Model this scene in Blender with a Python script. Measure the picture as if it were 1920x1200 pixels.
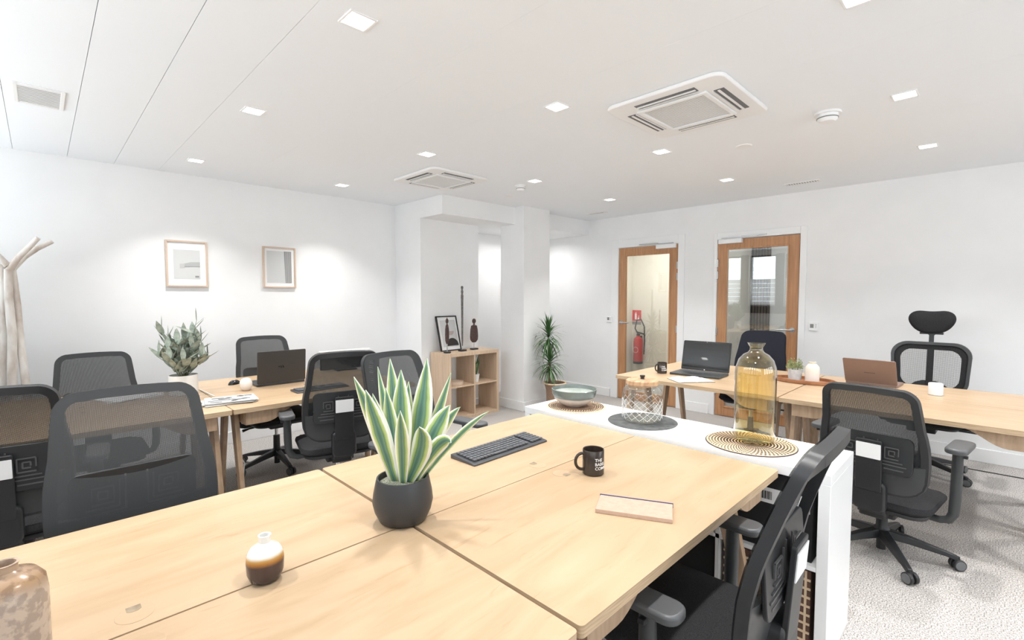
import bpy, bmesh, math, random
from mathutils import Vector, Matrix
for _o in list(bpy.data.objects): bpy.data.objects.remove(_o, do_unlink=True)
S = bpy.context.scene
COL = S.collection
R = math.radians
PI = math.pi

# ------------------------------------------------------------------ camera
cam = bpy.data.cameras.new('camera'); cam.lens = 36*896/1920; cam.sensor_width = 36; cam.clip_start = .02
co = bpy.data.objects.new('camera', cam); COL.objects.link(co); S.camera = co
co.location = (0, 0, 1.42); co.rotation_euler = (R(90-2.91), 0, R(-44.67))
# ------------------------------------------------------------------ world, daylight, exposure
SKY = 3.0
w = bpy.data.worlds.new('world'); S.world = w; w.use_nodes = True
w.node_tree.nodes['Background'].inputs[0].default_value = (.93, .96, 1, 1)
w.node_tree.nodes['Background'].inputs[1].default_value = SKY
S.view_settings.view_transform = 'Standard'; S.view_settings.look = 'None'; S.view_settings.gamma = 1
S.view_settings.use_curve_mapping = False
S.view_settings.exposure = -0.24
WIN_W = 19.5      # daylight coming through one window
LAMP_W = 10.0      # one recessed ceiling light
def area(name, loc, rot, sx, sy, power, color=(1,1,1), spread=180):
    l = bpy.data.lights.new(name, 'AREA'); l.shape = 'RECTANGLE'; l.size = sx; l.size_y = sy; l.energy = power; l.color = color
    l.spread = R(spread)
    o = bpy.data.objects.new(name, l); COL.objects.link(o); o.location = loc; o.rotation_euler = rot
    return o
WINDOWS = [(-2.62+.78*k, -2.02+.78*k) for k in range(10)]     # y0, y1 of each window in the window wall
WZ0, WZ1, WX = 1.18, 2.38, -.8
for y0, y1 in WINDOWS:
    area('daylight', (WX-.30, (y0+y1)/2, (WZ0+WZ1)/2), (0, R(-90), 0), WZ1-WZ0, y1-y0, WIN_W, (.90, .955, 1))
FILL_WINDOWS = [(.35+.95*k, 1.15+.95*k) for k in range(5)]      # unseen windows added behind the camera to spread light more evenly
for x0, x1 in FILL_WINDOWS:
    area('daylight', ((x0+x1)/2, -3.30, (WZ0+WZ1)/2), (R(90), 0, 0), x1-x0, WZ1-WZ0, 12, (.90, .955, 1))  # fill light for the right wall and ceiling, through the added windows
RMAX = 5.69; YL = 5.13; YB = -3.0; H = 2.5

# ------------------------------------------------------------------ materials
def mat(name, col=(.8,.8,.8), rough=.5, metal=0, spec=.5, **kw):
    m = bpy.data.materials.new(name); m.use_nodes = True
    b = m.node_tree.nodes['Principled BSDF']
    b.inputs['Base Color'].default_value = (*col, 1); b.inputs['Roughness'].default_value = rough
    b.inputs['Metallic'].default_value = metal; b.inputs['Specular IOR Level'].default_value = spec
    for k, v in kw.items(): b.inputs[k.replace('_', ' ')].default_value = v
    return m
def nodes(m): return m.node_tree.nodes, m.node_tree.links, m.node_tree.nodes['Principled BSDF']
def ramp(N, pts):
    r = N.new('ShaderNodeValToRGB'); e = r.color_ramp.elements
    while len(e) < len(pts): e.new(.5)
    for i, (p, c) in enumerate(pts): e[i].position = p; e[i].color = (*c, 1)
    return r
def noisy(name, c1, c2, scale=(1,1,1), nscale=5, rough=.5, detail=4, bump=0, lo=.35, hi=.65, spec=.5, coord='Object', **kw):
    m = mat(name, c1, rough, spec=spec, **kw); N, L, b = nodes(m)
    t = N.new('ShaderNodeTexCoord'); mp = N.new('ShaderNodeMapping'); mp.inputs['Scale'].default_value = scale
    n = N.new('ShaderNodeTexNoise'); n.inputs['Scale'].default_value = nscale; n.inputs['Detail'].default_value = detail
    r = ramp(N, [(lo, c1), (hi, c2)])
    L.new(t.outputs[coord], mp.inputs[0]); L.new(mp.outputs[0], n.inputs[0]); L.new(n.outputs[0], r.inputs[0]); L.new(r.outputs[0], b.inputs['Base Color'])
    if bump:
        bp = N.new('ShaderNodeBump'); bp.inputs['Strength'].default_value = bump; bp.inputs['Distance'].default_value = .002
        L.new(n.outputs[0], bp.inputs['Height']); L.new(bp.outputs[0], b.inputs['Normal'])
    return m
M = {}
M['wall'] = noisy('white_plaster', (.86,.865,.87), (.885,.89,.895), nscale=3, rough=.75, spec=.2)
M['ceil'] = mat('white_ceiling_panel', (.89,.92,.955), .6, spec=.3)
M['trim'] = mat('white_gloss_paint', (.88,.885,.89), .35)
M['white'] = mat('white_plastic', (.87,.87,.87), .4)
M['cab'] = mat('white_foil', (.90,.905,.91), .3)
M['carpet'] = noisy('speckled_carpet', (.23,.213,.20), (.62,.59,.565), nscale=170, rough=1, detail=2, bump=.6, lo=.38, hi=.6, spec=.05)
def desk_wood():
    m = mat('pale_ash_veneer', (.8,.6,.4), .38, spec=.4); N, L, b = nodes(m)
    t = N.new('ShaderNodeTexCoord'); mp = N.new('ShaderNodeMapping'); mp.inputs['Scale'].default_value = (1.2, 5, 5)
    n = N.new('ShaderNodeTexNoise'); n.inputs['Scale'].default_value = 1.6; n.inputs['Detail'].default_value = 5; n.inputs['Distortion'].default_value = 1.2
    r = ramp(N, [(.3, (.44,.305,.18)), (.5, (.49,.35,.22)), (.7, (.53,.39,.255))])
    mp2 = N.new('ShaderNodeMapping'); mp2.inputs['Scale'].default_value = (3, 22, 22)
    n2 = N.new('ShaderNodeTexNoise'); n2.inputs['Scale'].default_value = 1.5; n2.inputs['Detail'].default_value = 6; n2.inputs['Distortion'].default_value = 2
    r2 = ramp(N, [(.62, (1,1,1)), (.78, (.84,.78,.70))])
    mx = N.new('ShaderNodeMix'); mx.data_type = 'RGBA'; mx.blend_type = 'MULTIPLY'; mx.inputs[0].default_value = .8
    oi = N.new('ShaderNodeObjectInfo'); ad = N.new('ShaderNodeVectorMath'); ad.operation = 'ADD'
    L.new(t.outputs['Object'], ad.inputs[0]); sc = N.new('ShaderNodeMath'); sc.operation = 'MULTIPLY'; sc.inputs[1].default_value = 17
    L.new(oi.outputs['Random'], sc.inputs[0]); L.new(sc.outputs[0], ad.inputs[1])
    L.new(ad.outputs[0], mp.inputs[0]); L.new(mp.outputs[0], n.inputs[0]); L.new(n.outputs[0], r.inputs[0])
    L.new(ad.outputs[0], mp2.inputs[0]); L.new(mp2.outputs[0], n2.inputs[0]); L.new(n2.outputs[0], r2.inputs[0])
    L.new(r.outputs[0], mx.inputs[6]); L.new(r2.outputs[0], mx.inputs[7]); L.new(mx.outputs[2], b.inputs['Base Color'])
    return m
M['desk'] = desk_wood()
M['edge'] = noisy('birch_ply_edge', (.47,.33,.20), (.62,.46,.30), (3,3,60), 4, .55)
M['leg'] = noisy('oak_leg', (.40,.27,.17), (.52,.37,.25), (8,8,1.2), 5, .5)
M['door'] = noisy('oiled_oak', (.40,.19,.085), (.56,.30,.15), (14,14,1.0), 3, .45, lo=.3, hi=.7)
M['shelf'] = noisy('light_oak_foil', (.56,.41,.28), (.66,.50,.36), (14,14,1.0), 3, .5)
M['black'] = mat('black_plastic', (.022,.023,.025), .42)
M['black2'] = mat('charcoal_plastic', (.045,.048,.05), .38)
M['pad'] = mat('soft_grey_black_pad', (.085,.088,.092), .38)
M['gloss'] = mat('gloss_black', (.012,.012,.013), .12)
M['fabric'] = noisy('black_seat_fabric', (.022,.022,.024), (.045,.045,.047), nscale=400, rough=.95, bump=.3, spec=.1)
M['navy'] = noisy('dark_navy_fabric', (.018,.020,.028), (.03,.032,.042), nscale=300, rough=.95, spec=.1)
M['chrome'] = mat('chrome', (.75,.75,.76), .18, 1)
M['steel'] = mat('brushed_steel', (.5,.5,.5), .35, 1)
M['greyrub'] = mat('grey_rubber', (.15,.155,.16), .5)
def mesh_mat(name, col, period, opaque, thread=.5):
    m = bpy.data.materials.new(name); m.use_nodes = True; N = m.node_tree.nodes; L = m.node_tree.links
    b = N['Principled BSDF']; b.inputs['Base Color'].default_value = (*col, 1); b.inputs['Roughness'].default_value = .7; b.inputs['Specular IOR Level'].default_value = .3
    t = N.new('ShaderNodeTexCoord'); sp = N.new('ShaderNodeSeparateXYZ'); L.new(t.outputs['Object'], sp.inputs[0])
    def stripe(a, bb):
        ad = N.new('ShaderNodeMath'); ad.operation = a; L.new(sp.outputs[0], ad.inputs[0]); L.new(sp.outputs[2], ad.inputs[1])
        mu = N.new('ShaderNodeMath'); mu.operation = 'MULTIPLY'; mu.inputs[1].default_value = 2*PI/period; L.new(ad.outputs[0], mu.inputs[0])
        si = N.new('ShaderNodeMath'); si.operation = 'SINE'; L.new(mu.outputs[0], si.inputs[0]); return si
    a, c = stripe('ADD', 0), stripe('SUBTRACT', 0)
    mu = N.new('ShaderNodeMath'); mu.operation = 'MULTIPLY'; L.new(a.outputs[0], mu.inputs[0]); L.new(c.outputs[0], mu.inputs[1])
    gt = N.new('ShaderNodeMath'); gt.operation = 'GREATER_THAN'; gt.inputs[1].default_value = opaque; L.new(mu.outputs[0], gt.inputs[0])
    tr = N.new('ShaderNodeBsdfTransparent'); mx = N.new('ShaderNodeMixShader')
    L.new(gt.outputs[0], mx.inputs[0]); L.new(b.outputs[0], mx.inputs[1]); L.new(tr.outputs[0], mx.inputs[2]); L.new(mx.outputs[0], N['Material Output'].inputs[0])
    return m
M['mesh'] = mesh_mat('black_chair_mesh', (.05,.053,.056), .0065, .60)
M['mesh2'] = mesh_mat('open_chair_mesh', (.05,.05,.052), .016, -.22)
def glass(name, tint, refl=1.0, ior=1.5):
    m = bpy.data.materials.new(name); m.use_nodes = True; N = m.node_tree.nodes; L = m.node_tree.links
    N.remove(N['Principled BSDF']); tr = N.new('ShaderNodeBsdfTransparent'); tr.inputs[0].default_value = (*tint, 1)
    g = N.new('ShaderNodeBsdfGlossy'); g.inputs['Roughness'].default_value = .01; f = N.new('ShaderNodeLayerWeight'); f.inputs[0].default_value = .5
    pw = N.new('ShaderNodeMath'); pw.operation = 'POWER'; pw.inputs[1].default_value = ior; L.new(f.outputs['Facing'], pw.inputs[0])
    mu = N.new('ShaderNodeMath'); mu.operation = 'MULTIPLY_ADD'; mu.inputs[1].default_value = .75*refl; mu.inputs[2].default_value = .045*refl; mu.use_clamp = True; L.new(pw.outputs[0], mu.inputs[0])
    mx = N.new('ShaderNodeMixShader'); L.new(mu.outputs[0], mx.inputs[0]); L.new(tr.outputs[0], mx.inputs[1]); L.new(g.outputs[0], mx.inputs[2])
    L.new(mx.outputs[0], N['Material Output'].inputs[0]); return m
M['pane'] = glass('door_glass', (.93,.95,.94), 2.6, 4)
M['wpane'] = glass('window_glass', (.97,.98,.98), 1, 4)
M['blind'] = mat('white_blind_fabric', (.9,.9,.9), .8)
_N, _L, _b = nodes(M['blind']); _t = _N.new('ShaderNodeBsdfTranslucent'); _t.inputs[0].default_value = (.9,.9,.9,1); _m = _N.new('ShaderNodeMixShader'); _m.inputs[0].default_value = .6
_L.new(_b.outputs[0], _m.inputs[1]); _L.new(_t.outputs[0], _m.inputs[2]); _L.new(_m.outputs[0], _N['Material Output'].inputs[0])
M['dark'] = mat('anthracite_frame', (.045,.05,.055), .5)
M['jar'] = glass('clear_glass', (.955,.965,.96), 1.1, 3)
M['amber'] = glass('amber_glass', (.98,.89,.57), 2.3, 3)  # yellow tint partly paints in the desks' reflection
M['frame_wood'] = mat('pale_oak_frame', (.62,.48,.38), .5)
M['paper'] = mat('white_paper', (.86,.86,.86), .8, spec=.1)
M['wall_beige'] = mat('beige_corridor_paint', (.72,.68,.61), .8, spec=.2)
M['slat'] = noisy('dark_slat_wood', (.07,.055,.045), (.12,.09,.07), (1,1,.1), 30, .6)
M['felt'] = mat('black_felt', (.015,.015,.016), .95)
M['red'] = mat('extinguisher_red', (.50,.02,.02), .3)
M['signred'] = mat('sign_red', (.62,.03,.03), .5)
M['soil'] = noisy('dark_soil', (.03,.025,.02), (.12,.11,.08), nscale=140, rough=1, bump=1)
M['gsoil'] = noisy('mossy_grit', (.10,.11,.07), (.42,.42,.34), nscale=220, rough=1, bump=1)
M['bpot'] = mat('matt_black_ceramic', (.035,.037,.04), .42)
M['wpot'] = mat('white_ceramic', (.84,.84,.82), .4)
M['bowl_in'] = noisy('pale_celadon_glaze', (.38,.42,.38), (.60,.62,.58), nscale=9, rough=.15)
M['cpot'] = noisy('grey_concrete', (.55,.56,.57), (.68,.69,.70), nscale=30, rough=.8)
M['leafd'] = noisy('dracaena_leaf', (.035,.10,.03), (.09,.19,.06), nscale=8, rough=.45)
M['leafa'] = noisy('aloe_leaf', (.07,.13,.06), (.16,.22,.10), nscale=12, rough=.5)
M['leafe'] = noisy('sage_leaf', (.25,.30,.255), (.46,.50,.42), nscale=3, rough=.65, spec=.25)
M['leafb'] = noisy('boxwood_leaf', (.20,.27,.09), (.52,.56,.30), nscale=40, rough=.6)
M['stem'] = mat('olive_stem', (.16,.17,.10), .7)
M['bark'] = noisy('dracaena_bark', (.20,.15,.10), (.34,.27,.19), nscale=30, rough=.9)
M['branch'] = noisy('whitewashed_branch', (.52,.44,.38), (.80,.77,.73), (4,4,1.5), 3.5, .75, lo=.3, hi=.6, bump=.4)
M['tray'] = noisy('walnut_tray', (.30,.13,.06), (.42,.20,.10), (10,2,2), 4, .4)
M['lightwood'] = noisy('beech_disc', (.60,.46,.35), (.68,.54,.42), nscale=8, rough=.6)
M['cork'] = noisy('live_edge_wood', (.42,.24,.13), (.66,.45,.28), (2,8,2), 6, .6)
M['sculpt'] = noisy('dark_carved_wood', (.045,.022,.02), (.09,.045,.038), nscale=40, rough=.5, bump=.4)
M['sculptg'] = noisy('grey_carved_wood', (.10,.095,.09), (.20,.19,.18), nscale=60, rough=.7, bump=.4)
M['slate'] = noisy('dark_grey_slate', (.085,.09,.09), (.14,.145,.145), nscale=25, rough=.85, spec=.2)
M['mugb'] = mat('glossy_brown_black_glaze', (.04,.028,.022), .12)
M['mugw'] = mat('white_mug_glaze', (.86,.86,.87), .2)
M['kraft'] = noisy('kraft_cover', (.50,.345,.26), (.55,.39,.30), nscale=60, rough=.6)
M['elastic'] = mat('navy_elastic', (.02,.02,.10), .6)
M['gold'] = mat('rose_gold_metal', (.29,.205,.175), .42, .35)
M['lapd'] = mat('dark_laptop_lid', (.055,.052,.05), .35, .3)
M['ridge'] = mat('dark_grey_ridge', (.09,.09,.092), .4)
M['screen'] = mat('black_screen', (.006,.007,.008), .03, spec=1.0)
M['key'] = mat('key_plastic', (.11,.115,.125), .35)
M['keyb'] = mat('keyboard_body', (.06,.063,.07), .35)
M['ink'] = mat('black_ink', (.02,.02,.02), .7)
M['mat_rattan'] = mat('rattan_strip', (.70,.54,.37), .6)
M['mat_brown'] = noisy('brown_rattan', (.20,.12,.08), (.42,.28,.18), nscale=160, rough=.8)
M['mat_dark'] = mat('dark_stitch', (.06,.035,.03), .8)
M['grey'] = mat('mid_grey', (.25,.25,.25), .6)
M['ltgrey'] = mat('light_grey', (.50,.50,.50), .6)
M['palegrey'] = mat('pale_grey_ink', (.42,.43,.43), .7)
M['grill'] = mat('grille_grey', (.62,.62,.63), .6)
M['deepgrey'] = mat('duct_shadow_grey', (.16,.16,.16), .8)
M['artdark'] = mat('charcoal_print', (.035,.03,.03), .8); M['artpink'] = mat('greige_print', (.45,.38,.36), .8)
M['artgrey'] = mat('pale_grey_print', (.60,.61,.61), .8)
M['plug'] = mat('clear_wrap', (.55,.57,.58), .2)
def emis(name, col, s):
    m = bpy.data.materials.new(name); m.use_nodes = True; b = m.node_tree.nodes['Principled BSDF']
    b.inputs['Emission Color'].default_value = (*col, 1); b.inputs['Emission Strength'].default_value = s; return m
M['lamp'] = emis('lit_diffuser', (1,.99,.96), 9)
def leaf_sans():
    m = mat('variegated_leaf', (.1,.2,.1), .4); N, L, b = nodes(m)
    uv = N.new('ShaderNodeUVMap'); sp = N.new('ShaderNodeSeparateXYZ'); L.new(uv.outputs[0], sp.inputs[0])
    n = N.new('ShaderNodeTexNoise'); n.inputs['Scale'].default_value = 14; t = N.new('ShaderNodeTexCoord'); L.new(t.outputs['Object'], n.inputs[0])
    s = N.new('ShaderNodeMath'); s.operation = 'SUBTRACT'; s.inputs[1].default_value = .5; L.new(sp.outputs[0], s.inputs[0])
    a = N.new('ShaderNodeMath'); a.operation = 'ABSOLUTE'; L.new(s.outputs[0], a.inputs[0])
    k = N.new('ShaderNodeMath'); k.operation = 'MULTIPLY_ADD'; k.inputs[1].default_value = .16; L.new(n.outputs[0], k.inputs[0]); L.new(a.outputs[0], k.inputs[2])
    r = ramp(N, [(.0, (.05,.12,.10)), (.13, (.09,.20,.15)), (.20, (.16,.29,.20)), (.27, (.13,.24,.13)), (.33, (.38,.50,.14)), (.43, (.52,.60,.28)), (.47, (.90,.90,.80))])
    L.new(k.outputs[0], r.inputs[0]); L.new(r.outputs[0], b.inputs['Base Color']); return m
M['sans'] = leaf_sans()
def zramp(name, pts, rough=.25, nz=.02, nscale=12, spots=None):
    """glaze bands that belong to the pot itself, by height of the object"""
    m = mat(name, (1,1,1), rough); N, L, b = nodes(m)
    t = N.new('ShaderNodeTexCoord'); sp = N.new('ShaderNodeSeparateXYZ'); L.new(t.outputs['Object'], sp.inputs[0])
    n = N.new('ShaderNodeTexNoise'); n.inputs['Scale'].default_value = nscale; L.new(t.outputs['Object'], n.inputs[0])
    k = N.new('ShaderNodeMath'); k.operation = 'MULTIPLY_ADD'; k.inputs[1].default_value = nz; L.new(n.outputs[0], k.inputs[0]); L.new(sp.outputs[2], k.inputs[2])
    sc = N.new('ShaderNodeMath'); sc.operation = 'MULTIPLY'; sc.inputs[1].default_value = 1/pts[-1][0]; L.new(k.outputs[0], sc.inputs[0])
    r = ramp(N, [(p/pts[-1][0], c) for p, c in pts]); L.new(sc.outputs[0], r.inputs[0])
    out = r.outputs[0]
    if spots:
        n2 = N.new('ShaderNodeTexNoise'); n2.inputs['Scale'].default_value = spots[0]; n2.inputs['Detail'].default_value = 6; L.new(t.outputs['Object'], n2.inputs[0])
        r2 = ramp(N, [(.47, (1,1,1)), (.56, spots[1])]); L.new(n2.outputs[0], r2.inputs[0])
        mx = N.new('ShaderNodeMix'); mx.data_type = 'RGBA'; mx.blend_type = 'MULTIPLY'; mx.inputs[0].default_value = 1
        L.new(out, mx.inputs[6]); L.new(r2.outputs[0], mx.inputs[7]); out = mx.outputs[2]
    L.new(out, b.inputs['Base Color']); return m
M['bud'] = zramp('white_amber_brown_glaze', [(0,(.05,.035,.035)), (.051,(.07,.04,.035)), (.060,(.40,.17,.03)), (.066,(.52,.30,.09)), (.074,(.84,.82,.76)), (.115,(.88,.88,.86))], .15, .008)
M['bigvase'] = zramp('speckled_reactive_glaze', [(0,(.50,.42,.36)), (.165,(.56,.46,.38)), (.19,(.40,.25,.14)), (.215,(.50,.36,.26))], .22, .02, 8, (55, (.72,.71,.72)))
M['bowl'] = zramp('bowl_glaze', [(0,(.55,.48,.45)), (.058,(.60,.54,.50)), (.064,(.11,.135,.125)), (.11,(.17,.20,.185))], .2, .01, 8)
M['pink'] = zramp('pale_blush_glaze', [(0,(.82,.68,.60)), (.05,(.84,.78,.74)), (.16,(.86,.80,.68))], .25, .03, 9)
def wicker_mat(name, c1, c2, sc):
    m = mat(name, c1, .8); N, L, b = nodes(m); t = N.new('ShaderNodeTexCoord')
    br = N.new('ShaderNodeTexBrick'); br.inputs['Scale'].default_value = sc; br.inputs['Color1'].default_value = (*c1,1); br.inputs['Color2'].default_value = (*[x*.8 for x in c1],1); br.inputs['Mortar'].default_value = (*c2,1)
    br.inputs['Mortar Size'].default_value = .03; br.inputs['Brick Width'].default_value = .35; br.inputs['Row Height'].default_value = .22
    L.new(t.outputs['UV'], br.inputs[0]); L.new(br.outputs[0], b.inputs['Base Color'])
    bp = N.new('ShaderNodeBump'); bp.inputs['Strength'].default_value = .8; bp.inputs['Distance'].default_value = .004; bp.invert = True
    L.new(br.outputs['Fac'], bp.inputs['Height']); L.new(bp.outputs[0], b.inputs['Normal']); return m
M['wicker'] = wicker_mat('woven_basket', (.50,.33,.22), (.13,.07,.05), 3.5)

# ------------------------------------------------------------------ geometry helpers
def NB(): return bmesh.new()
def addbox(bm, c, s, rot=None):
    m = Matrix.Translation(c) @ (rot if rot is not None else Matrix()) @ Matrix.Diagonal((*s, 1))
    bmesh.ops.create_cube(bm, size=1, matrix=m); return bm
def bx(x0, x1, y0, y1, z0, z1, bm=None):
    return addbox(bm or NB(), ((x0+x1)/2, (y0+y1)/2, (z0+z1)/2), (abs(x1-x0), abs(y1-y0), abs(z1-z0)))
def lathe(prof, seg=32, c=(0,0,0), bm=None, sq=1):
    """profile of (r, z); closed at the ends where r==0"""
    bm = bm or NB(); rings = []
    for r, z in prof:
        if r < 1e-6: rings.append([bm.verts.new((c[0], c[1], c[2]+z))])
        else: rings.append([bm.verts.new((c[0]+r*math.cos(2*PI*i/seg), c[1]+r*sq*math.sin(2*PI*i/seg), c[2]+z)) for i in range(seg)])
    uvl = bm.loops.layers.uv.verify()
    for k in range(len(rings)-1):
        a, b = rings[k], rings[k+1]
        for i in range(seg):
            j = (i+1) % seg
            if len(a) == 1 and len(b) == 1: continue
            if len(a) == 1: f = bm.faces.new((a[0], b[i], b[j]))
            elif len(b) == 1: f = bm.faces.new((a[i], b[0], a[j]))
            else: f = bm.faces.new((a[i], b[i], b[j], a[j]))
            f.smooth = True
            for l in f.loops:
                u = i/seg if (l.vert in (a[i] if len(a) > 1 else None, b[i] if len(b) > 1 else None)) else (i+1)/seg
                l[uvl].uv = (u*6, l.vert.co.z*6)
    bmesh.ops.recalc_face_normals(bm, faces=bm.faces); return bm
def tube(pts, rad, seg=8, bm=None, cap=True):
    bm = bm or NB(); P = [Vector(p) for p in pts]; n = len(P)
    if not hasattr(rad, '__len__'): rad = [rad]*n
    prev = None; rings = []
    for i in range(n):
        d = (P[min(i+1, n-1)]-P[max(i-1, 0)]).normalized()
        if prev is None: a = d.cross(Vector((0,0,1)) if abs(d.z) < .9 else Vector((1,0,0))).normalized()
        else: a = (prev - d*prev.dot(d)).normalized()
        prev = a; b = d.cross(a)
        rings.append([bm.verts.new(P[i]+rad[i]*(a*math.cos(2*PI*k/seg)+b*math.sin(2*PI*k/seg))) for k in range(seg)])
    for i in range(n-1):
        for k in range(seg):
            f = bm.faces.new((rings[i][k], rings[i][(k+1) % seg], rings[i+1][(k+1) % seg], rings[i+1][k])); f.smooth = True
    if cap: bm.faces.new(rings[0][::-1]); bm.faces.new(rings[-1])
    bmesh.ops.recalc_face_normals(bm, faces=bm.faces); return bm
def prism(pts, h0, h1, mtx=None, bm=None):
    """2-D outline (x, y) extruded from z=h0 to z=h1, then transformed"""
    bm = bm or NB(); a = [bm.verts.new((x, y, h0)) for x, y in pts]; b = [bm.verts.new((x, y, h1)) for x, y in pts]; n = len(pts)
    bm.faces.new(a[::-1]); bm.faces.new(b)
    for i in range(n): bm.faces.new((a[i], a[(i+1) % n], b[(i+1) % n], b[i]))
    if mtx is not None: bmesh.ops.transform(bm, matrix=mtx, verts=a+b)
    bmesh.ops.recalc_face_normals(bm, faces=bm.faces); return bm
def rrect(w, d, r, seg=5):
    out = []
    for cx, cy, a0 in ((w/2-r, d/2-r, 0), (-w/2+r, d/2-r, 90), (-w/2+r, -d/2+r, 180), (w/2-r, -d/2+r, 270)):
        for k in range(seg+1):
            a = R(a0+90*k/seg); out.append((cx+r*math.cos(a), cy+r*math.sin(a)))
    return out
def obj(name, bm, m, parent=None, bevel=0, smooth=False, loc=None, rot=None, label=None, seg=2):
    me = bpy.data.meshes.new(name); 
    if smooth:
        for f in bm.faces: f.smooth = True
    bm.to_mesh(me); bm.free(); me.set_sharp_from_angle(angle=R(38)); me.materials.append(M[m] if isinstance(m, str) else m)
    o = bpy.data.objects.new(name, me); COL.objects.link(o)
    if parent: o.parent = parent
    if loc: o.location = loc
    if rot: o.rotation_euler = rot
    if bevel:
        b = o.modifiers.new('bevel', 'BEVEL'); b.width = bevel; b.segments = seg; b.limit_method = 'ANGLE'; b.angle_limit = R(40)
    if label: o['label'] = label
    return o
def tag(o, label, cat, group=None):
    o['label'] = label; o['category'] = cat
    if group: o['group'] = group
    return o
def thing(name, label, cat, loc=(0,0,0), rz=0, group=None):
    o = bpy.data.objects.new(name, None); COL.objects.link(o); o.location = loc; o.rotation_euler = (0, 0, rz); o.empty_display_size = .05
    return tag(o, label, cat, group)
def struct(name, bm, m, parent=None, **kw):
    o = obj(name, bm, m, parent, **kw)
    if not parent: o['kind'] = 'structure'
    return o
def stroot(name, loc=(0,0,0)):
    o = bpy.data.objects.new(name, None); COL.objects.link(o); o.location = loc; o['kind'] = 'structure'; return o
def dup(root, loc, rz, label, group=None):
    r = root.copy(); COL.objects.link(r); r.location = loc; r.rotation_euler = (0, 0, rz); r['label'] = label
    if group: r['group'] = group
    for ch in list(root.children):
        c = ch.copy(); COL.objects.link(c); c.parent = r
        for g in ch.children:
            d = g.copy(); COL.objects.link(d); d.parent = c
    return r
def RX(a): return Matrix.Rotation(R(a), 4, 'X')
def RY(a): return Matrix.Rotation(R(a), 4, 'Y')
def RZ(a): return Matrix.Rotation(R(a), 4, 'Z')
def TR(*v): return Matrix.Translation(v)

# ================================================================== ROOM
struct('floor', bx(WX-.3, 8.0, YB-.2, YL+.2, -.1, 0), 'carpet')
# ceiling of narrow white panels running away from the windows
ceil = stroot('ceiling', (0,0,0)); 
struct('ceiling_slab', bx(WX-.3, 8.0, YB-.2, YL+.2, H+.012, H+.15), 'ceil', ceil)
x = -1.1+.002; seams = [-1.1, -.69, -.395, -.10, .193, .475, .77]
k = .77
while k < 5.9: k += .6; seams.append(k)
for a, b in zip(seams[:-1], seams[1:]):
    g = .0011 if a < .7 else .0003
    pane = struct('ceiling_panel', bx(a+g, min(b, RMAX+.02)-g, YB, YL, H, H+.014), 'ceil', ceil)
struct('wall_left', bx(WX-.3, RMAX+.2, YL, YL+.15, 0, H), 'wall')
bm = NB(); bx(WX-.3, RMAX+.2, YB-.15, YB, 0, WZ0, bm); bx(WX-.3, RMAX+.2, YB-.15, YB, WZ1, H, bm)
xs = [WX-.3]+[v for p in FILL_WINDOWS for v in p]+[RMAX+.2]
for i in range(0, len(xs), 2): bx(xs[i], xs[i+1], YB-.15, YB, WZ0, WZ1, bm)
struct('wall_back', bm, 'wall')
for i, (x0, x1) in enumerate(FILL_WINDOWS):  # frames and panes of the added rear windows
    r = stroot('window_%d' % (i+11), ((x0+x1)/2, YB-.08, WZ0)); ww, hh, t = x1-x0, WZ1-WZ0, .04; bm = NB()
    for s in (-1, 1): addbox(bm, (s*(ww/2-t/2), 0, hh/2), (t, .05, hh))
    for z in (t/2, hh-t/2): addbox(bm, (0, 0, z), (ww-2*t, .05, t))
    obj('window_frame', bm, 'dark', r); obj('pane', addbox(NB(), (0, -.01, hh/2), (ww-2*t, .006, hh-2*t)), 'wpane', r)
# right wall with the two door openings
D1 = (2.805, 3.665); D2 = (1.46, 2.318); DH = 2.072
bm = NB(); bx(RMAX, RMAX+.16, YB, D2[0], 0, H, bm); bx(RMAX, RMAX+.16, D2[1], D1[0], 0, H, bm); bx(RMAX, RMAX+.16, D1[1], YL, 0, H, bm)
bx(RMAX, RMAX+.16, D2[0], D2[1], DH, H, bm); bx(RMAX, RMAX+.16, D1[0], D1[1], DH, H, bm)
struct('wall_right', bm, 'wall')
# window wall (out of frame, seen only as reflections and daylight)
bm = NB(); bx(WX-.16, WX, YB, YL, 0, WZ0, bm); bx(WX-.16, WX, YB, YL, WZ1, H, bm)
ys = [YB]+[v for p in WINDOWS for v in p]+[YL]
for i in range(0, len(ys), 2): bx(WX-.16, WX, ys[i], ys[i+1], WZ0, WZ1, bm)
struct('wall_window', bm, 'wall')
for i, (y0, y1) in enumerate(WINDOWS):
    r = stroot('window_%d' % (i+1), (WX-.08, (y0+y1)/2, WZ0)); ww, hh = y1-y0, WZ1-WZ0
    bm = NB(); t = .035
    for s in (-1, 1): addbox(bm, (0, s*(ww/2-t/2), hh/2), (.05, t, hh))
    for z in (t/2, hh-t/2): addbox(bm, (0, 0, z), (.05, ww-2*t, t))
    obj('window_frame', bm, 'dark', r)
    obj('pane', addbox(NB(), (-.01, 0, hh/2), (.006, ww-2*t, hh-2*t)), 'wpane', r)
    for q in range(6):
        obj('blind_slat', addbox(NB(), (.035, 0, .06+q*.105), (.02, ww-.04, .10)), 'blind', r, bevel=.004)
    if i: obj('reveal_panel', addbox(NB(), (.087, -.39, hh/2-.08), (.012, .176, hh+.2)), 'dark', r)
    obj('sill_panel', addbox(NB(), (.087, 0, -.09), (.012, ww+.002, .17)), 'dark', r)
# pilaster, column and beam on the left/far side
struct('column', bx(3.09, 3.95, 4.60, YL, 0, H), 'wall')
struct('column', bx(4.19, 4.665, 4.035, 4.44, 0, H), 'wall')
struct('beam', bx(3.088, RMAX, 4.18, YL, 2.295, H-.001), 'wall')
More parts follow.
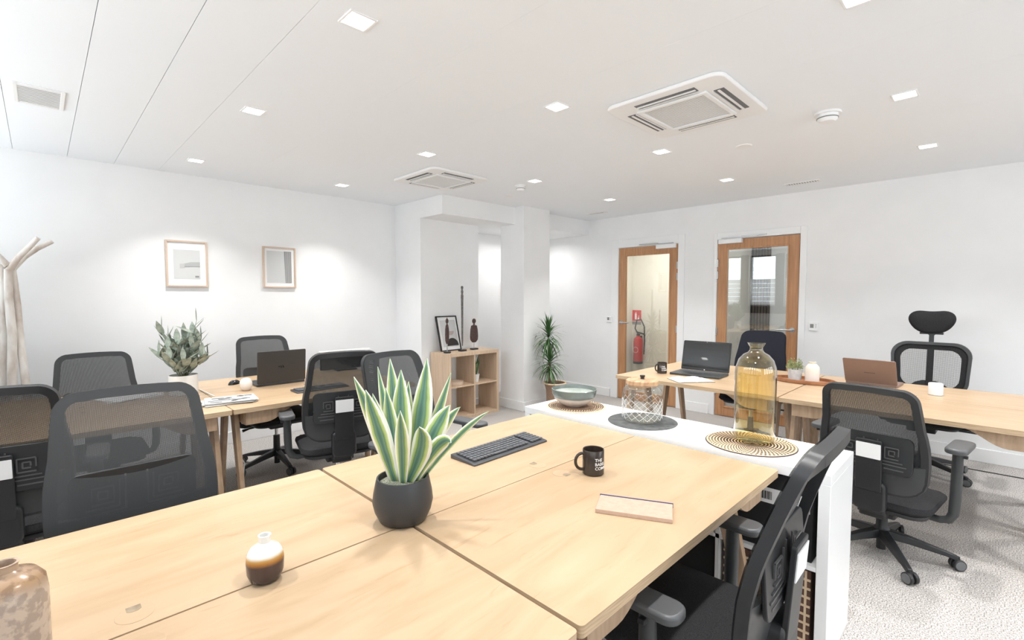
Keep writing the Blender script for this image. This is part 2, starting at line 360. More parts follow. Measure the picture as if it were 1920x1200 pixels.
# skirting boards
bm = bx(WX, 3.09, YL-.015, YL, 0, .115); struct('baseboard_left', bm, 'trim', bevel=.004)
struct('baseboard_far', bx(3.95, RMAX-.015, YL-.015, YL, 0, .115), 'trim', bevel=.004)
bm = NB(); bx(3.075, 3.09, 4.585, YL-.015, 0, .115, bm); bx(3.09, 3.95, 4.585, 4.60, 0, .115, bm); struct('baseboard_pilaster', bm, 'trim', bevel=.003)
bm = NB(); bx(4.175, 4.19, 4.02, 4.455, 0, .115, bm); bx(4.19, 4.68, 4.02, 4.035, 0, .115, bm); bx(4.665, 4.68, 4.035, 4.455, 0, .115, bm); struct('baseboard_column', bm, 'trim', bevel=.003)
bm = NB(); bx(RMAX-.015, RMAX, D1[1]+.12, YL-.015, 0, .115, bm); bx(RMAX-.015, RMAX, D2[1]+.07, D1[0]-.09, 0, .115, bm); bx(RMAX-.015, RMAX, YB, D2[0]-.07, 0, .115, bm)
struct('baseboard_right', bm, 'trim', bevel=.003)
# casings
def casing(name, y0, y1, l, r, t):
    bm = NB(); bx(RMAX-.012, RMAX, y0-r, y0, 0, DH+t, bm); bx(RMAX-.012, RMAX, y1, y1+l, 0, DH+t, bm); bx(RMAX-.012, RMAX, y0, y1, DH, DH+t, bm)
    bx(RMAX-.002, RMAX+.13, y1-.001, y1+.01, 0, DH, bm)
    struct(name, bm, 'trim', bevel=.003)
casing('trim_1', D1[0]-.002, D1[1]+.002, .11, .085, .11); casing('trim_2', D2[0]-.002, D2[1]+.002, .035, .062, .075)
def door(name, y0, y1, hinge_high):
    r = stroot(name, (RMAX+.0, (y0+y1)/2, 0)); w = (y1-y0)-.006; st = .105; hh = DH-.008; x0, x1 = .002, .042; b0 = .115; tr = .10
    def P(nm, ya, yb, za, zb, xa=x0, xb=x1, m='door', bv=.002): return obj(nm, bx(xa, xb, ya, yb, za, zb), m, r, bevel=bv)
    P('stile', -w/2, -w/2+st, .006, hh); P('stile', w/2-st, w/2, .006, hh); P('rail', -w/2+st, w/2-st, hh-tr, hh); P('rail', -w/2+st, w/2-st, .006, b0)
    for s in (-1, 1): P('glazing_bead', s*(w/2-st)-.008, s*(w/2-st)+.008, b0, hh-tr, -.006, .012, 'door', .003)
    P('glazing_bead', -w/2+st, w/2-st, b0-.008, b0+.012, -.006, .012, 'door', .003); P('glazing_bead', -w/2+st, w/2-st, hh-tr-.012, hh-tr+.008, -.006, .012, 'door', .003)
    obj('glass_pane', bx(.018, .026, -w/2+st, w/2-st, b0, hh-tr), 'pane', r)
    s = -1 if hinge_high else 1                        # side of the handle (+y = left in view)
    yh = s*(w/2-.05)
    h = obj('door_handle', lathe([(0,0),(.026,0),(.026,.008),(.0,.008)], 20, bm=None), 'steel', r, loc=(x0, yh, 1.055), rot=(0, R(-90), 0))
    bmh = tube([(-.004, yh, 1.055), (-.05, yh, 1.055), (-.052, yh-s*.02, 1.055), (-.052, yh-s*.145, 1.055)], .009, 10); obj('handle_lever', bmh, 'steel', r)
    for z in (1.80, 1.66, 1.0, .3):
        obj('hinge', bx(-.012, .004, -s*(w/2)-.006 if s > 0 else w/2-.012, -s*(w/2)+.012 if s > 0 else w/2+.006, z-.045, z+.045), 'steel', r, bevel=.002)
    yc = -s*(w/2-.15); obj('door_closer', bx(-.05, 0, yc-.13, yc+.13, hh-.045, hh+.005), 'white', r, bevel=.004)
    cl = NB(); addbox(cl, (-.03, yc-(-s)*.10, hh+.02), (.014, .40, .006), None); addbox(cl, (-.02, yc+s*.25, hh+.028), (.018, .26, .014)); obj('closer_arm', cl, 'steel', r)
    return r
door('door_1', D1[0], D1[1], False); door('door_2', D2[0], D2[1], True)
# ---- what lies behind the doors
struct('wall_corridor', bx(7.35, 7.62, 2.551, YL, 0, H), 'wall_beige')
struct('wall_partition', bx(RMAX+.16, 7.35, 2.55, 2.62, 0, H), 'wall_beige')
struct('wall_passage', bx(RMAX+.16, 8, 4.45, 4.55, 0, H), 'wall_beige')
struct('wall_meeting', bx(7.5, 7.6, YB, 2.55, 0, H), 'wall')
sp = stroot('trim_3', (7.48, 0, 0))
obj('backing', bx(0, .019, 2.29, 2.548, 0, 2.35), 'felt', sp); pass
bm = NB()
yy = 2.292
while yy < 2.53: bx(-.018, 0, yy, yy+.024, 0, 2.3, bm); yy += .040
o = obj('slat', bm, 'slat', sp); o['kind'] = 'stuff'
area('corridor_fill', (6.5, 3.6, 2.45), (0,0,0), .5, .5, 34, (1,.97,.92)); area('meeting_fill', (6.6, 1.4, 2.45), (0,0,0), .5, .5, 14, (1,.97,.93))  # unseen lamps added to brighten the spaces behind the doors

# ================================================================== CEILING FITTINGS
LXS = [.93, 2.145, 3.357, 4.60]; LYS = [.385, 1.803, 3.09, 4.534]
rowname = {0: 'in the nearest row to the doors-side desks', 1: 'second', 2: 'third', 3: 'fourth'}
LL = {(0,1): 'large bright recessed ceiling light above the snake plant, at the top of the picture',
 (0,2): 'recessed ceiling light above the left end of the back desk row, nearer the camera',
 (0,3): 'recessed ceiling light close to the left wall, above the two framed prints',
 (1,2): 'recessed ceiling light just in front of the smaller air-conditioning cassette',
 (1,3): 'recessed ceiling light close to the left wall, left of the smaller air-conditioning cassette',
 (1,1): 'recessed ceiling light just left of the larger air-conditioning cassette',
 (2,1): 'recessed ceiling light just below the near grille edge of the larger air-conditioning cassette',
 (2,2): 'recessed ceiling light beside the small smoke detector in front of the column',
 (3,2): 'recessed ceiling light farthest away, above the alcove beside the tall slim vent',
 (3,1): 'recessed ceiling light above the two glazed doors, left of the long vent',
 (2,0): 'recessed ceiling light right of the large smoke detector, nearer the camera',
 (3,0): 'recessed ceiling light at the far right, near the right wall',
 (1,0): 'recessed ceiling light cut off by the top edge of the picture',
 (0,0): 'recessed ceiling light directly above the camera position'}
first = None
for i, lx in enumerate(LXS):
    for j, ly in enumerate(LYS):
        if j == 3 and i > 1: continue
        lab = LL.get((i, j), 'recessed ceiling light')
        if first is None:
            t = thing('ceiling_light', lab, 'ceiling light', (lx, ly, H), 0, 'recessed ceiling lights')
            bm = NB()
            for s in (-1, 1): addbox(bm, (s*.052, 0, -.002), (.010, .114, .006)); addbox(bm, (0, s*.052, -.002), (.094, .010, .006))
            obj('trim_frame', bm, 'white', t, bevel=.002); obj('diffuser', addbox(NB(), (0, 0, -.001), (.094, .094, .003)), 'lamp', t)
            first = t
        else: t = dup(first, (lx, ly, H), 0, lab, 'recessed ceiling lights')
        area('downlight', (lx, ly, H-.012), (0,0,0), .09, .09, LAMP_W, (1,.985,.965), 100)
for lx, ly, lab in ((.93,-1.03,'first ceiling light from the window side in the row behind the camera'),(2.145,-1.03,'second ceiling light from the window side in the row behind the camera'),
  (3.357,-1.03,'third ceiling light from the window side in the row behind the camera'),(4.60,-1.03,'ceiling light nearest the right wall in the row behind the camera'),
  (2.1,-2.3,'ceiling light by the added rear windows, farther from the right wall'),(4.2,-2.3,'ceiling light by the added rear windows, nearer the right wall'),
  (-.28,1.8,'ceiling light by the side windows, beside the foreground table'),(-.28,3.09,'ceiling light by the side windows, beside the back desk row')):
    t = dup(first, (lx, ly, H), 0, lab, 'recessed ceiling lights')
    area('downlight', (lx, ly, H-.012), (0,0,0), .09, .09, LAMP_W, (1,.985,.965), 100)
for lx, ly, lab in ((4.66, 4.62, 'ceiling light recessed in the boxed beam behind the column'), (5.20, 4.70, 'ceiling light recessed in the boxed beam above the far alcove')):
    t = dup(first, (lx, ly, 2.295), 0, lab, 'recessed ceiling lights'); area('downlight', (lx, ly, 2.283), (0,0,0), .09, .09, LAMP_W*.5, (1,.985,.965), 160)

def cassette(name, label, x0, x1, y0, y1):
    cx, cy = (x0+x1)/2, (y0+y1)/2; w, d = x1-x0, y1-y0
    t = thing(name, label, 'air conditioner', (cx, cy, H))
    obj('panel', prism(rrect(w, d, .06), -.022, 0), 'white', t, bevel=.008, seg=3)
    gw = w*.60; gd = d*.60
    fr = NB()
    for s in (-1, 1): addbox(fr, (s*(gw/2-.012), 0, -.028), (.024, gd, .012)); addbox(fr, (0, s*(gd/2-.012), -.028), (gw-.048, .024, .012))
    g = obj('intake_grille', fr, 'white', t, bevel=.002)
    obj('grille_backing', addbox(NB(), (0, 0, -.0235), (gw-.05, gd-.05, .003)), 'grey', g)
    bm = NB(); n = 24
    for i in range(n): addbox(bm, (-(gw-.06)/2+(gw-.06)*(i+.5)/n, 0, -.026), (.0095, gd-.05, .001))
    o = obj('louvre_slat', bm, 'white', g); o['kind'] = 'stuff'
    for a in range(4):
        L_, off = (gd if a % 2 == 0 else gw)*.86, (gw if a % 2 == 0 else gd)/2+.052
        rt = RZ(90*a)
        def q(c, s):
            return addbox(NB(), rt @ Vector(c), (s if a % 2 == 0 else (s[1], s[0], s[2])))
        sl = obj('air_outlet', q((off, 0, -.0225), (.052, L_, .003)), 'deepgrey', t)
        obj('flap', q((off-.002, 0, -.027), (.012, L_-.012, .004)), 'white', sl); obj('outlet_trim', q((off-.030, 0, -.026), (.006, L_, .006)), 'white', sl)
    return t
cassette('ceiling_cassette', 'large white ceiling air-conditioning cassette with square slatted intake, upper right', 2.345, 3.04, .955, 1.625)
cassette('ceiling_cassette', 'smaller looking white air-conditioning cassette touching the boxed beam corner in the middle', 2.365, 3.00, 3.315, 3.985)
def vent(label, cx, cy, w, d, n, along='x', back='deepgrey'):
    t = thing('ceiling_vent', label, 'air vent', (cx, cy, H))
    bm = NB(); b = .018
    for s in (-1, 1): addbox(bm, (s*(w/2-b/2), 0, -.003), (b, d, .008)); addbox(bm, (0, s*(d/2-b/2), -.003), (w-2*b, b, .008))
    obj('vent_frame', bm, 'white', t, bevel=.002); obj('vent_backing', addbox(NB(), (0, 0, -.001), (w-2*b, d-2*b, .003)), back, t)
    for i in range(n):
        if along == 'x': c = (0, -(d-2*b)/2+(d-2*b)*(i+.5)/n, -.005); s_ = (w-2*b, (d-2*b)/n*.55, .001); ro = RX(0)
        else: c = (-(w-2*b)/2+(w-2*b)*(i+.5)/n, 0, -.005); s_ = ((w-2*b)/n*.55, d-2*b, .001); ro = RY(0)
        obj('slat', addbox(NB(), c, s_, ro), 'white', t)
vent('square white slatted ceiling vent at the left, between two ceiling seams', .04, 3.69, .20, .34, 12, 'x', 'ltgrey')
vent('long narrow ceiling vent near the right wall, above the second door', 5.225, 1.34, .10, .30, 12)
vent('narrow ceiling vent in the far corner above the alcove', 5.23, 3.71, .10, .27, 10)
def smoke(label, x, y, r):
    t = thing('smoke_detector', label, 'smoke detector', (x, y, H))
    obj('base', lathe([(0,-.012),(r,-.012),(r,0),(0,0)], 28), 'white', t); obj('head', lathe([(0,-.055),(r*.55,-.052),(r*.74,-.038),(r*.78,-.012),(0,-.012)], 28), 'white', t)
    obj('vent_ring', lathe([(r*.77,-.034),(r*.80,-.033),(r*.80,-.029),(r*.77,-.028)], 28), 'grey', t)
smoke('large round smoke detector on the ceiling, right of the big cassette', 3.36, .74, .07)
smoke('small round smoke detector next to a ceiling light in front of the column', 3.40, 3.32, .055)
for lab, x, y in (('flat round ceiling cover plate behind the large cassette', 3.66, 1.32), ('flat round ceiling cover plate near the top of the column', 3.66, 3.74)):
    o = obj('cover_plate', lathe([(0,-.006),(.05,-.006),(.055,0),(0,0)], 24), 'white', loc=(x, y, H)); tag(o, lab, 'ceiling plate')
def thermostat(label, y, z):
    t = thing('thermostat', label, 'thermostat', (RMAX, y, z))
    obj('housing', bx(-.022, 0, -.042, .042, -.042, .042), 'white', t, bevel=.005); obj('display', bx(-.024, -.020, -.004, .028, -.012, .028), 'grey', t)
    for i in range(3): obj('button', bx(-.025, -.020, -.028, -.020, -.012+i*.015, -.004+i*.015), 'ltgrey', t)
thermostat('white wall thermostat to the right of the second glazed door', 1.315, 1.10)
thermostat('small white wall thermostat to the left of the first glazed door', 3.80, 1.09)

# ================================================================== PICTURES
def framed(label, x, z0, w, h, kind):
    t = thing('framed_print', label, 'picture', (x, YL, z0))
    bm = NB(); b = .014
    for s in (-1, 1): bx(s*(w/2)-(b if s > 0 else 0), s*(w/2)+(0 if s > 0 else b), -.025, 0, 0, h, bm)
    bx(-w/2+b, w/2-b, -.025, 0, 0, b, bm); bx(-w/2+b, w/2-b, -.025, 0, h-b, h, bm)
    obj('frame', bm, 'frame_wood', t, bevel=.001); obj('mount', bx(-w/2+b, w/2-b, -.012, -.004, b, h-b), 'paper', t)
    y = -.0135
    if kind == 1:
        obj('print', bx(-.10, .10, y, -.012, .07, .33), 'artgrey', t)
        p = obj('printed_tower', prism([(-.05,.17),(.10,.185),(.10,.225),(.03,.222),(-.02,.208),(-.05,.20)], 0, .001, TR(0, y, 0) @ RX(90)), 'palegrey', t)
        obj('printed_railing', bx(-.055, -.02, y-.0015, y-.001, .165, .205), 'ltgrey', t); obj('printed_line', bx(-.02, .10, y-.0015, y-.001, .180, .184), 'grey', t)
        obj('printed_trees', bx(.06, .09, y-.0015, y-.0005, .085, .10), 'grey', t)
    if kind == 2:
        obj('print', bx(-.12, .10, y, -.012, .05, .37), 'artgrey', t)
        obj('printed_facade', prism([(.055,.05),(.115,.05),(.115,.37),(.045,.37)], 0, .001, TR(0, y, 0) @ RX(90)), 'grey', t)
        for i in range(5): obj('printed_facade_line', bx(.058+i*.011, .062+i*.011, y-.0018, y-.001, .055, .365), 'ltgrey', t)
framed('pale oak framed print of a faint tower, left of the two on the left wall', .955, 1.50, .315, .41, 1)
framed('pale oak framed print of a grey facade, right of the two on the left wall', 1.745, 1.50, .315, .41, 2)
framed('pale framed picture seen edge-on beyond the cube shelf, half hidden by the column', 5.0, 1.33, .31, .31, 0)

# ================================================================== DESKS
DT = .74
def make_desk(L=1.268, Dp=.634):
    t = thing('desk', 'desk', 'desk')
    obj('desktop', prism(rrect(L, Dp, .012), DT-.004, DT), 'desk', t)
    obj('plywood_edge', prism(rrect(L, Dp, .012), DT-.028, DT-.004), 'edge', t)
    return t
def desk_parts(t, L=1.268, Dp=.634, cap=1, brackets=(-1, 1)):
    """trestles under a desk; cap = which long side (+1/-1) has the cable cap near it"""
    for s in (-1, 1):
        x0 = s*(L/2-.055)
        for q in (-1, 1):                       # two tapered planks of the A frame, splayed across the depth
            top, bot = q*.10, q*(Dp/2-.045); bm = NB()
            vs = []
            for (yc, z, hw) in ((top, DT-.03, .045), (bot, .0, .024)):
                for dx in (-.014, .014):
                    for dy in (-hw, hw): vs.append(bm.verts.new((x0+dx, yc+dy, z)))
            for f in ((0,1,3,2), (4,6,7,5), (0,4,5,1), (2,3,7,6), (0,2,6,4), (1,5,7,3)): bm.faces.new([vs[i] for i in f])
            bmesh.ops.recalc_face_normals(bm, faces=bm.faces)
            obj('leg', bm, 'leg', t, bevel=.003)
        obj('cross_bar', bx(x0-s*.016, x0-s*.040, -Dp/2+.06, Dp/2-.06, DT-.115, DT-.03), 'leg', t, bevel=.002)
        for q in brackets:                      # curved bracket running inwards under the long edge
            pts = [(0,0),(0,-.085),(.12,-.085)]+[(.12+.20*k/8, -.085+.085*(.5-.5*math.cos(PI*k/8))) for k in range(1, 9)]
            m = TR(x0-s*.018, q*(Dp/2-.05), DT-.029) @ (RZ(180) if s > 0 else Matrix()) @ RX(90)
            obj('bracket', prism(pts, -.011, .011, m), 'leg', t, bevel=.001)
    y = cap*(Dp/2-.060)
    c = obj('cable_cap', lathe([(0,.0),(.034,.0),(.034,.0003),(0,.0003)], 28), 'desk', t, loc=(0, y, DT))
    obj('cap_ring', lathe([(.0341,0),(.0349,0),(.0349,.0004),(.0341,.0004)], 28), 'leg', c)
    n = prism([(-.013,-.034),(.013,-.034),(.013,-.016),(.006,-.010),(-.006,-.010),(-.013,-.016)], .0004, .0008); obj('cap_notch', n, 'bark', c, rot=(0,0,0 if cap > 0 else PI))
DESKS = [  # x, y, rz, cap side, label
 (.122, 1.528, 0, -1, 'pale wood desk at the far left of the big foreground table, beyond the bud vase'),
 (.122, .888, 0, 1, 'pale wood desk in the bottom left foreground, nearest the camera'),
 (1.402, 1.528, 0, -1, 'pale wood desk of the foreground table that carries the black keyboard'),
 (1.402, .890, 0, 1, 'pale wood desk of the foreground table that carries the notebook and the brown mug'),
 (.160, 3.480, 0, 1, 'pale wood desk of the back left row, partly hidden by the big mesh chair'),
 (.160, 4.118, 0, -1, 'pale wood desk of the back left row nearest the left wall'),
 (1.434, 3.480, 0, 1, 'pale wood desk of the back left row, near side, under the thin black keyboard'),
 (1.434, 4.118, 0, -1, 'pale wood desk of the back left row that carries the closed-back dark laptop'),
 (3.815, 1.642, PI/2, -1, 'pale wood desk of the right row carrying the open notebook, near edge towards the cabinet'),
 (4.453, 1.642, PI/2, 1, 'pale wood desk of the right row, door side, behind the open black laptop'),
 (3.805, .365, PI/2, -1, 'pale wood desk of the right row behind the tagged mesh chair, near side'),
 (4.443, .365, PI/2, 1, 'pale wood desk of the right row in front of the headrest chair')]
for x, y, rz, cap, lab in DESKS:
    t = make_desk(); t.location = (x, y, 0); t['label'] = lab; t['group'] = 'pale wood bench desks'
    if rz: t.rotation_euler = (0, 0, rz)
    desk_parts(t, cap=cap)

# ================================================================== TASK CHAIRS
BZ0, BZ1 = .50, 1.07
def by(z): # y of the backrest centre line at height z
    pts = [(.45,-.185),(.50,-.19),(.60,-.205),(.70,-.215),(.80,-.235),(.90,-.265),(1.0,-.30),(1.09,-.335)]
    for (a, ya), (b, yb) in zip(pts[:-1], pts[1:]):
        if z <= b: return ya+(yb-ya)*max(0, (z-a))/(b-a)
    return pts[-1][1]
def bw(z): # half width
    base = .218+.018*math.sin(min(1, max(0, (z-BZ0)/.38))*PI/1.1) - max(0, z-.78)**1.5*.15
    rt, rb = .055, .10
    if z > BZ1-rt: d = z-(BZ1-rt); base -= rt-math.sqrt(max(0, rt*rt-d*d))
    if z < BZ0+rb: d = (BZ0+rb)-z; base -= rb-math.sqrt(max(0, rb*rb-d*d))
    return base
def bp(u, z, off=0): # point on the back: u in -1..1
    x = u*bw(z); return Vector((x, by(z)+.30*x*x-off, z-.010*(x/.2)**2*((z-BZ0)/.57)))
ZS = [BZ0+.0005, BZ0+.004, BZ0+.012, BZ0+.03, BZ0+.06, BZ0+.10]+[BZ0+.10+(BZ1-.055-BZ0-.10)*k/9 for k in range(1, 10)]+[BZ1-.055+.055*k for k in (.3,.55,.75,.9,.98,.999)]
def back_panel(off, thick, zlo=None, zhi=None, shrink=1.0, nx=10, arc=0):
    bm = NB(); zs = [z for z in ZS if (zlo is None or z >= zlo-1e-6) and (zhi is None or z <= zhi+1e-6)]
    if zhi and zs[-1] < zhi-.004: zs.append(zhi)
    G = []
    for o_ in (off, off+thick) if thick else (off,):
        G.append([[bm.verts.new(bp((2*i/nx-1)*shrink, z+(arc*((2*i/nx-1)**2) if zhi and z == zs[-1] else 0), o_)) for i in range(nx+1)] for z in zs])
    for gi, g in enumerate(G):
        for a in range(len(zs)-1):
            for i in range(nx):
                q = (g[a][i], g[a][i+1], g[a+1][i+1], g[a+1][i]); f = bm.faces.new(q if gi else q[::-1]); f.smooth = True
    if thick:
        f0, f1 = G; n = len(zs)-1
        for i in range(nx): bm.faces.new((f0[0][i], f0[0][i+1], f1[0][i+1], f1[0][i])); bm.faces.new((f0[n][i+1], f0[n][i], f1[n][i], f1[n][i+1]))
        for a in range(n): bm.faces.new((f0[a+1][0], f0[a][0], f1[a][0], f1[a+1][0])); bm.faces.new((f0[a][nx], f0[a+1][nx], f1[a+1][nx], f1[a][nx]))
    bmesh.ops.recalc_face_normals(bm, faces=bm.faces); return bm
def ring(off0, off1, width):
    bm = NB(); pts = []
    right = [(1, z) for z in ZS]; top = [(u, BZ1-.0001) for u in (.6, .2, -.2, -.6)]; left = [(-1, z) for z in reversed(ZS)]; bot = [(u, BZ0+.0005) for u in (-.5, 0, .5)]
    P = [bp(u, z) for u, z in right+top+left+bot]; n = len(P); V = []
    for i, p in enumerate(P):
        d = P[(i+1) % n]-P[i-1]; d.y = 0; d.normalize(); nn = Vector((-d.z, 0, d.x)); 
        if nn.dot(Vector((0-p.x, 0, .8-p.z))) < 0: nn = -nn
        inn = p+nn*width; V.append([bm.verts.new(p+Vector((0,-off0,0))), bm.verts.new(p+Vector((0,-off1,0))+nn*.004), bm.verts.new(inn+Vector((0,-off1,0))), bm.verts.new(inn+Vector((0,-off0,0)))])
    for i in range(n):
        a, b = V[i], V[(i+1) % n]
        for k in range(4): f = bm.faces.new((a[k], b[k], b[(k+1) % 4], a[(k+1) % 4])); f.smooth = k in (0, 2)
    bmesh.ops.recalc_face_normals(bm, faces=bm.faces); return bm
def cushion(w, d, z0, z1, r=.09, puff=.012, cy=0):
    bm = NB(); rings = []; n = 10
    for (ins, z) in ((.05, z0), (.012, z0+.006), (.0, z0+.02), (0, z1-.03), (.006, z1-.012), (.03, z1-.002), (.09, z1+puff*.6), (.16, z1+puff)):
        rr = max(.02, r-ins*.6); rings.append([bm.verts.new((x, y+cy-max(0,0), z-(.018 if y > d/2-.09 else 0)*(z > z0+.03))) for x, y in rrect(w-2*ins, d-2*ins, rr, n)])
    for a, b in zip(rings[:-1], rings[1:]):
        for i in range(len(a)): f = bm.faces.new((a[i], a[(i+1) % len(a)], b[(i+1) % len(a)], b[i])); f.smooth = True
    bm.faces.new(rings[0][::-1]); f = bm.faces.new(rings[-1]); f.smooth = True
    bmesh.ops.recalc_face_normals(bm, faces=bm.faces); return bm
def star_base(t, gas_top, a0=90, blen=.315, wheelrad=.029, hub=.115, tail=True):
    obj('gas_column', lathe([(0,hub),(.014,hub),(.014,gas_top),(0,gas_top)], 16), 'chrome', t)
    p = [(0,.02 if tail else hub-.03),(.022,.02 if tail else hub-.03),(.022,hub-.03),(.036,hub-.03),(.038,hub+.02),(.027,hub+.035),(.025,hub+.14),(0,hub+.14)]
    obj('column_sleeve', lathe(p, 20), 'black', t)
    for k in range(5):
        a = R(a0+72*k); d = Vector((math.cos(a), math.sin(a), 0)); s = Vector((-d.y, d.x, 0)); bm = NB(); V = []
        for (r_, zt, th, hw) in ((.02, hub+.022, .045, .026), (.12, hub+.005, .038, .021), (blen*.86, hub-.030, .024, .015), (blen, hub-.042, .026, .013)):
            V.append([bm.verts.new(d*r_+s*sx*hw*kk+Vector((0,0,z))) for sx, z, kk in ((-1, zt-th, 1.15), (1, zt-th, 1.15), (1, zt, .8), (-1, zt, .8))])
        for i in range(3):
            for q in range(4): bm.faces.new((V[i][q], V[i][(q+1) % 4], V[i+1][(q+1) % 4], V[i+1][q]))
        bm.faces.new(V[0][::-1]); bm.faces.new(V[-1]); bmesh.ops.recalc_face_normals(bm, faces=bm.faces)
        leg = obj('base_leg', bm, 'black', t, bevel=.004)
        c = d*blen; ax = Matrix.Rotation(a+R(25), 4, 'Z') @ RX(90)
        wr = wheelrad
        for s_ in (-1, 1):
            bm = NB(); bmesh.ops.create_cone(bm, cap_ends=True, segments=20, radius1=wr, radius2=wr, depth=.018, matrix=TR(c.x, c.y, wr+.001) @ ax @ TR(0, 0, s_*.016))
            obj('caster_wheel', bm, 'black', leg, bevel=.003)
            bm = NB(); bmesh.ops.create_cone(bm, cap_ends=True, segments=20, radius1=wr*.82, radius2=wr*.78, depth=.002, matrix=TR(c.x, c.y, wr+.001) @ ax @ TR(0, 0, s_*.0255))
            obj('wheel_trim', bm, 'greyrub', leg)
        obj('caster_hood', tube([(c.x, c.y, wr), (c.x, c.y, hub-.046)], [.013, .009], 10), 'black', leg)
def task_chair(label, loc, rz, dz=0.0, adz=None):
    """swivel chair facing +Y; dz lowers or raises everything above the gas spring"""
    t = thing('task_chair', label, 'office chair', loc, R(rz), 'black mesh task chairs')
    if adz is None: adz = dz
    star_base(t, .42+dz)
    up = lambda bm: (bmesh.ops.translate(bm, vec=(0,0,dz), verts=bm.verts), bm)[1]
    obj('seat', up(cushion(.47, .46, .405, .465, cy=.035)), 'fabric', t)
    obj('seat_pan', up(prism(rrect(.43, .42, .08), .385, .408, TR(0,.03,0))), 'black', t, bevel=.006)
    bm = NB(); addbox(bm, (0, 0, .362), (.17, .24, .05)); addbox(bm, (0, -.13, .37), (.12, .10, .05)); obj('tilt_mechanism', up(bm), 'black', t, bevel=.01)
    obj('lever', up(tube([(.07,.03,.365),(.22,.05,.36),(.27,.055,.352)], [.007,.007,.012], 8)), 'black', t)
    obj('back_frame', up(ring(.0, .030, .034)), 'black', t)
    obj('mesh_panel', up(back_panel(-.005, 0, shrink=.995)), 'mesh', t)
    obj('lower_shell', up(back_panel(.006, .022, zhi=BZ0+.155, shrink=.97, arc=.03)), 'black2', t)
    # lumbar pad with raised maze-like ridges behind the mesh
    pts = rrect(.35, .19, .03); bm = NB(); prism(pts, -.006, .006, TR(0, by(.72)-.018, .715) @ RX(86), bm); lp = obj('lumbar_pad', up(bm), 'black', t, bevel=.003)
    bm = NB()
    for s, yb in ((-1, by(.72)-.0085), (1, by(.72)-.0085), (-1, by(.72)-.0275), (1, by(.72)-.0275)):
        for i in range(4):
            a = .012+.016*i; cx, cz = s*.09, .725
            addbox(bm, (cx-s*a*1.0, yb, cz), (.005, .005, 2*a)); addbox(bm, (cx, yb, cz-a), (2*a, .005, .005))
            if i < 2: addbox(bm, (cx, yb, cz+a), (2*a, .005, .005)); addbox(bm, (cx+s*a, yb, cz+a*.3), (.005, .005, 1.3*a))
        addbox(bm, (s*.10, yb, .645), (.08, .005, .006)); 
    o = obj('ridges', up(bm), 'ridge', lp)
    # rear plate with its white card
    bm = NB(); yb = by(.66)
    prism(rrect(.112, .27, .008), -.008, .008, TR(0, yb-.052, .648) @ RX(94), bm); rp = obj('rear_plate', up(bm), 'black', t, bevel=.003)
    obj('card', up(prism(rrect(.106, .078, .003), -.0015, .0015, TR(0, yb-.0672, .726) @ RX(94))), 'paper', rp, label='blank white card')
    bm = NB(); prism(rrect(.145, .16, .03), -.028, .028, TR(0, yb-.02, .485) @ RX(90), bm); addbox(bm, (0, -.16, .40), (.12, .09, .045)); obj('back_bracket', up(bm), 'black', t, bevel=.01)
    for s in (-1, 1):
        arm = obj('armrest_post', up(tube([(s*.12,.0,.375),(s*.24,.0,.372),(s*.275,.0,.385),(s*.292,.0,.42),(s*.296,-.0,.50),(s*.298,.0,.655+adz-dz)], [.017,.018,.021,.023,.024,.022], 10)), 'black2', t)
        pad = NB(); prism(rrect(.088, .25, .035), .652+adz-dz, .68+adz-dz, TR(s*.300, .03, 0), pad); obj('arm_pad', up(pad), 'pad', arm, bevel=.009, seg=3)
        obj('arm_button', up(addbox(NB(), (s*.325, .0, .628+adz-dz), (.02, .018, .014))), 'black', arm, bevel=.002)
    return t
task_chair('black mesh task chair facing the camera at the far left of the big foreground table', (.218, 1.84, 0), 180, .03, -.01)
task_chair('black mesh task chair directly behind the snake plant, facing the camera', (1.50, 2.17, 0), 188, .025, 0)
task_chair('black mesh task chair against the left wall, between the coat stand and the sage-leaved plant', (.262, 4.16, 0), 180, -.05, -.03)
task_chair('black mesh task chair behind the open dark laptop, by the left wall', (1.375, 4.20, 0), 180, 0)
task_chair('black mesh task chair cut off by the left picture edge, seen from behind', (-.125, 3.03, 0), -6, 0)
task_chair('black mesh task chair seen from behind with a white card, left of the snake plant', (1.375, 3.05, 0), -14, .02, 0)
task_chair('black mesh task chair in the right foreground, side-on at the corner of the table', (1.39, .61, 0), 1, 0, -.035)
task_chair('black mesh task chair with armrests on the carpet at right, back turned to the camera', (3.28, .40, 0), -97, -.10, -.01)

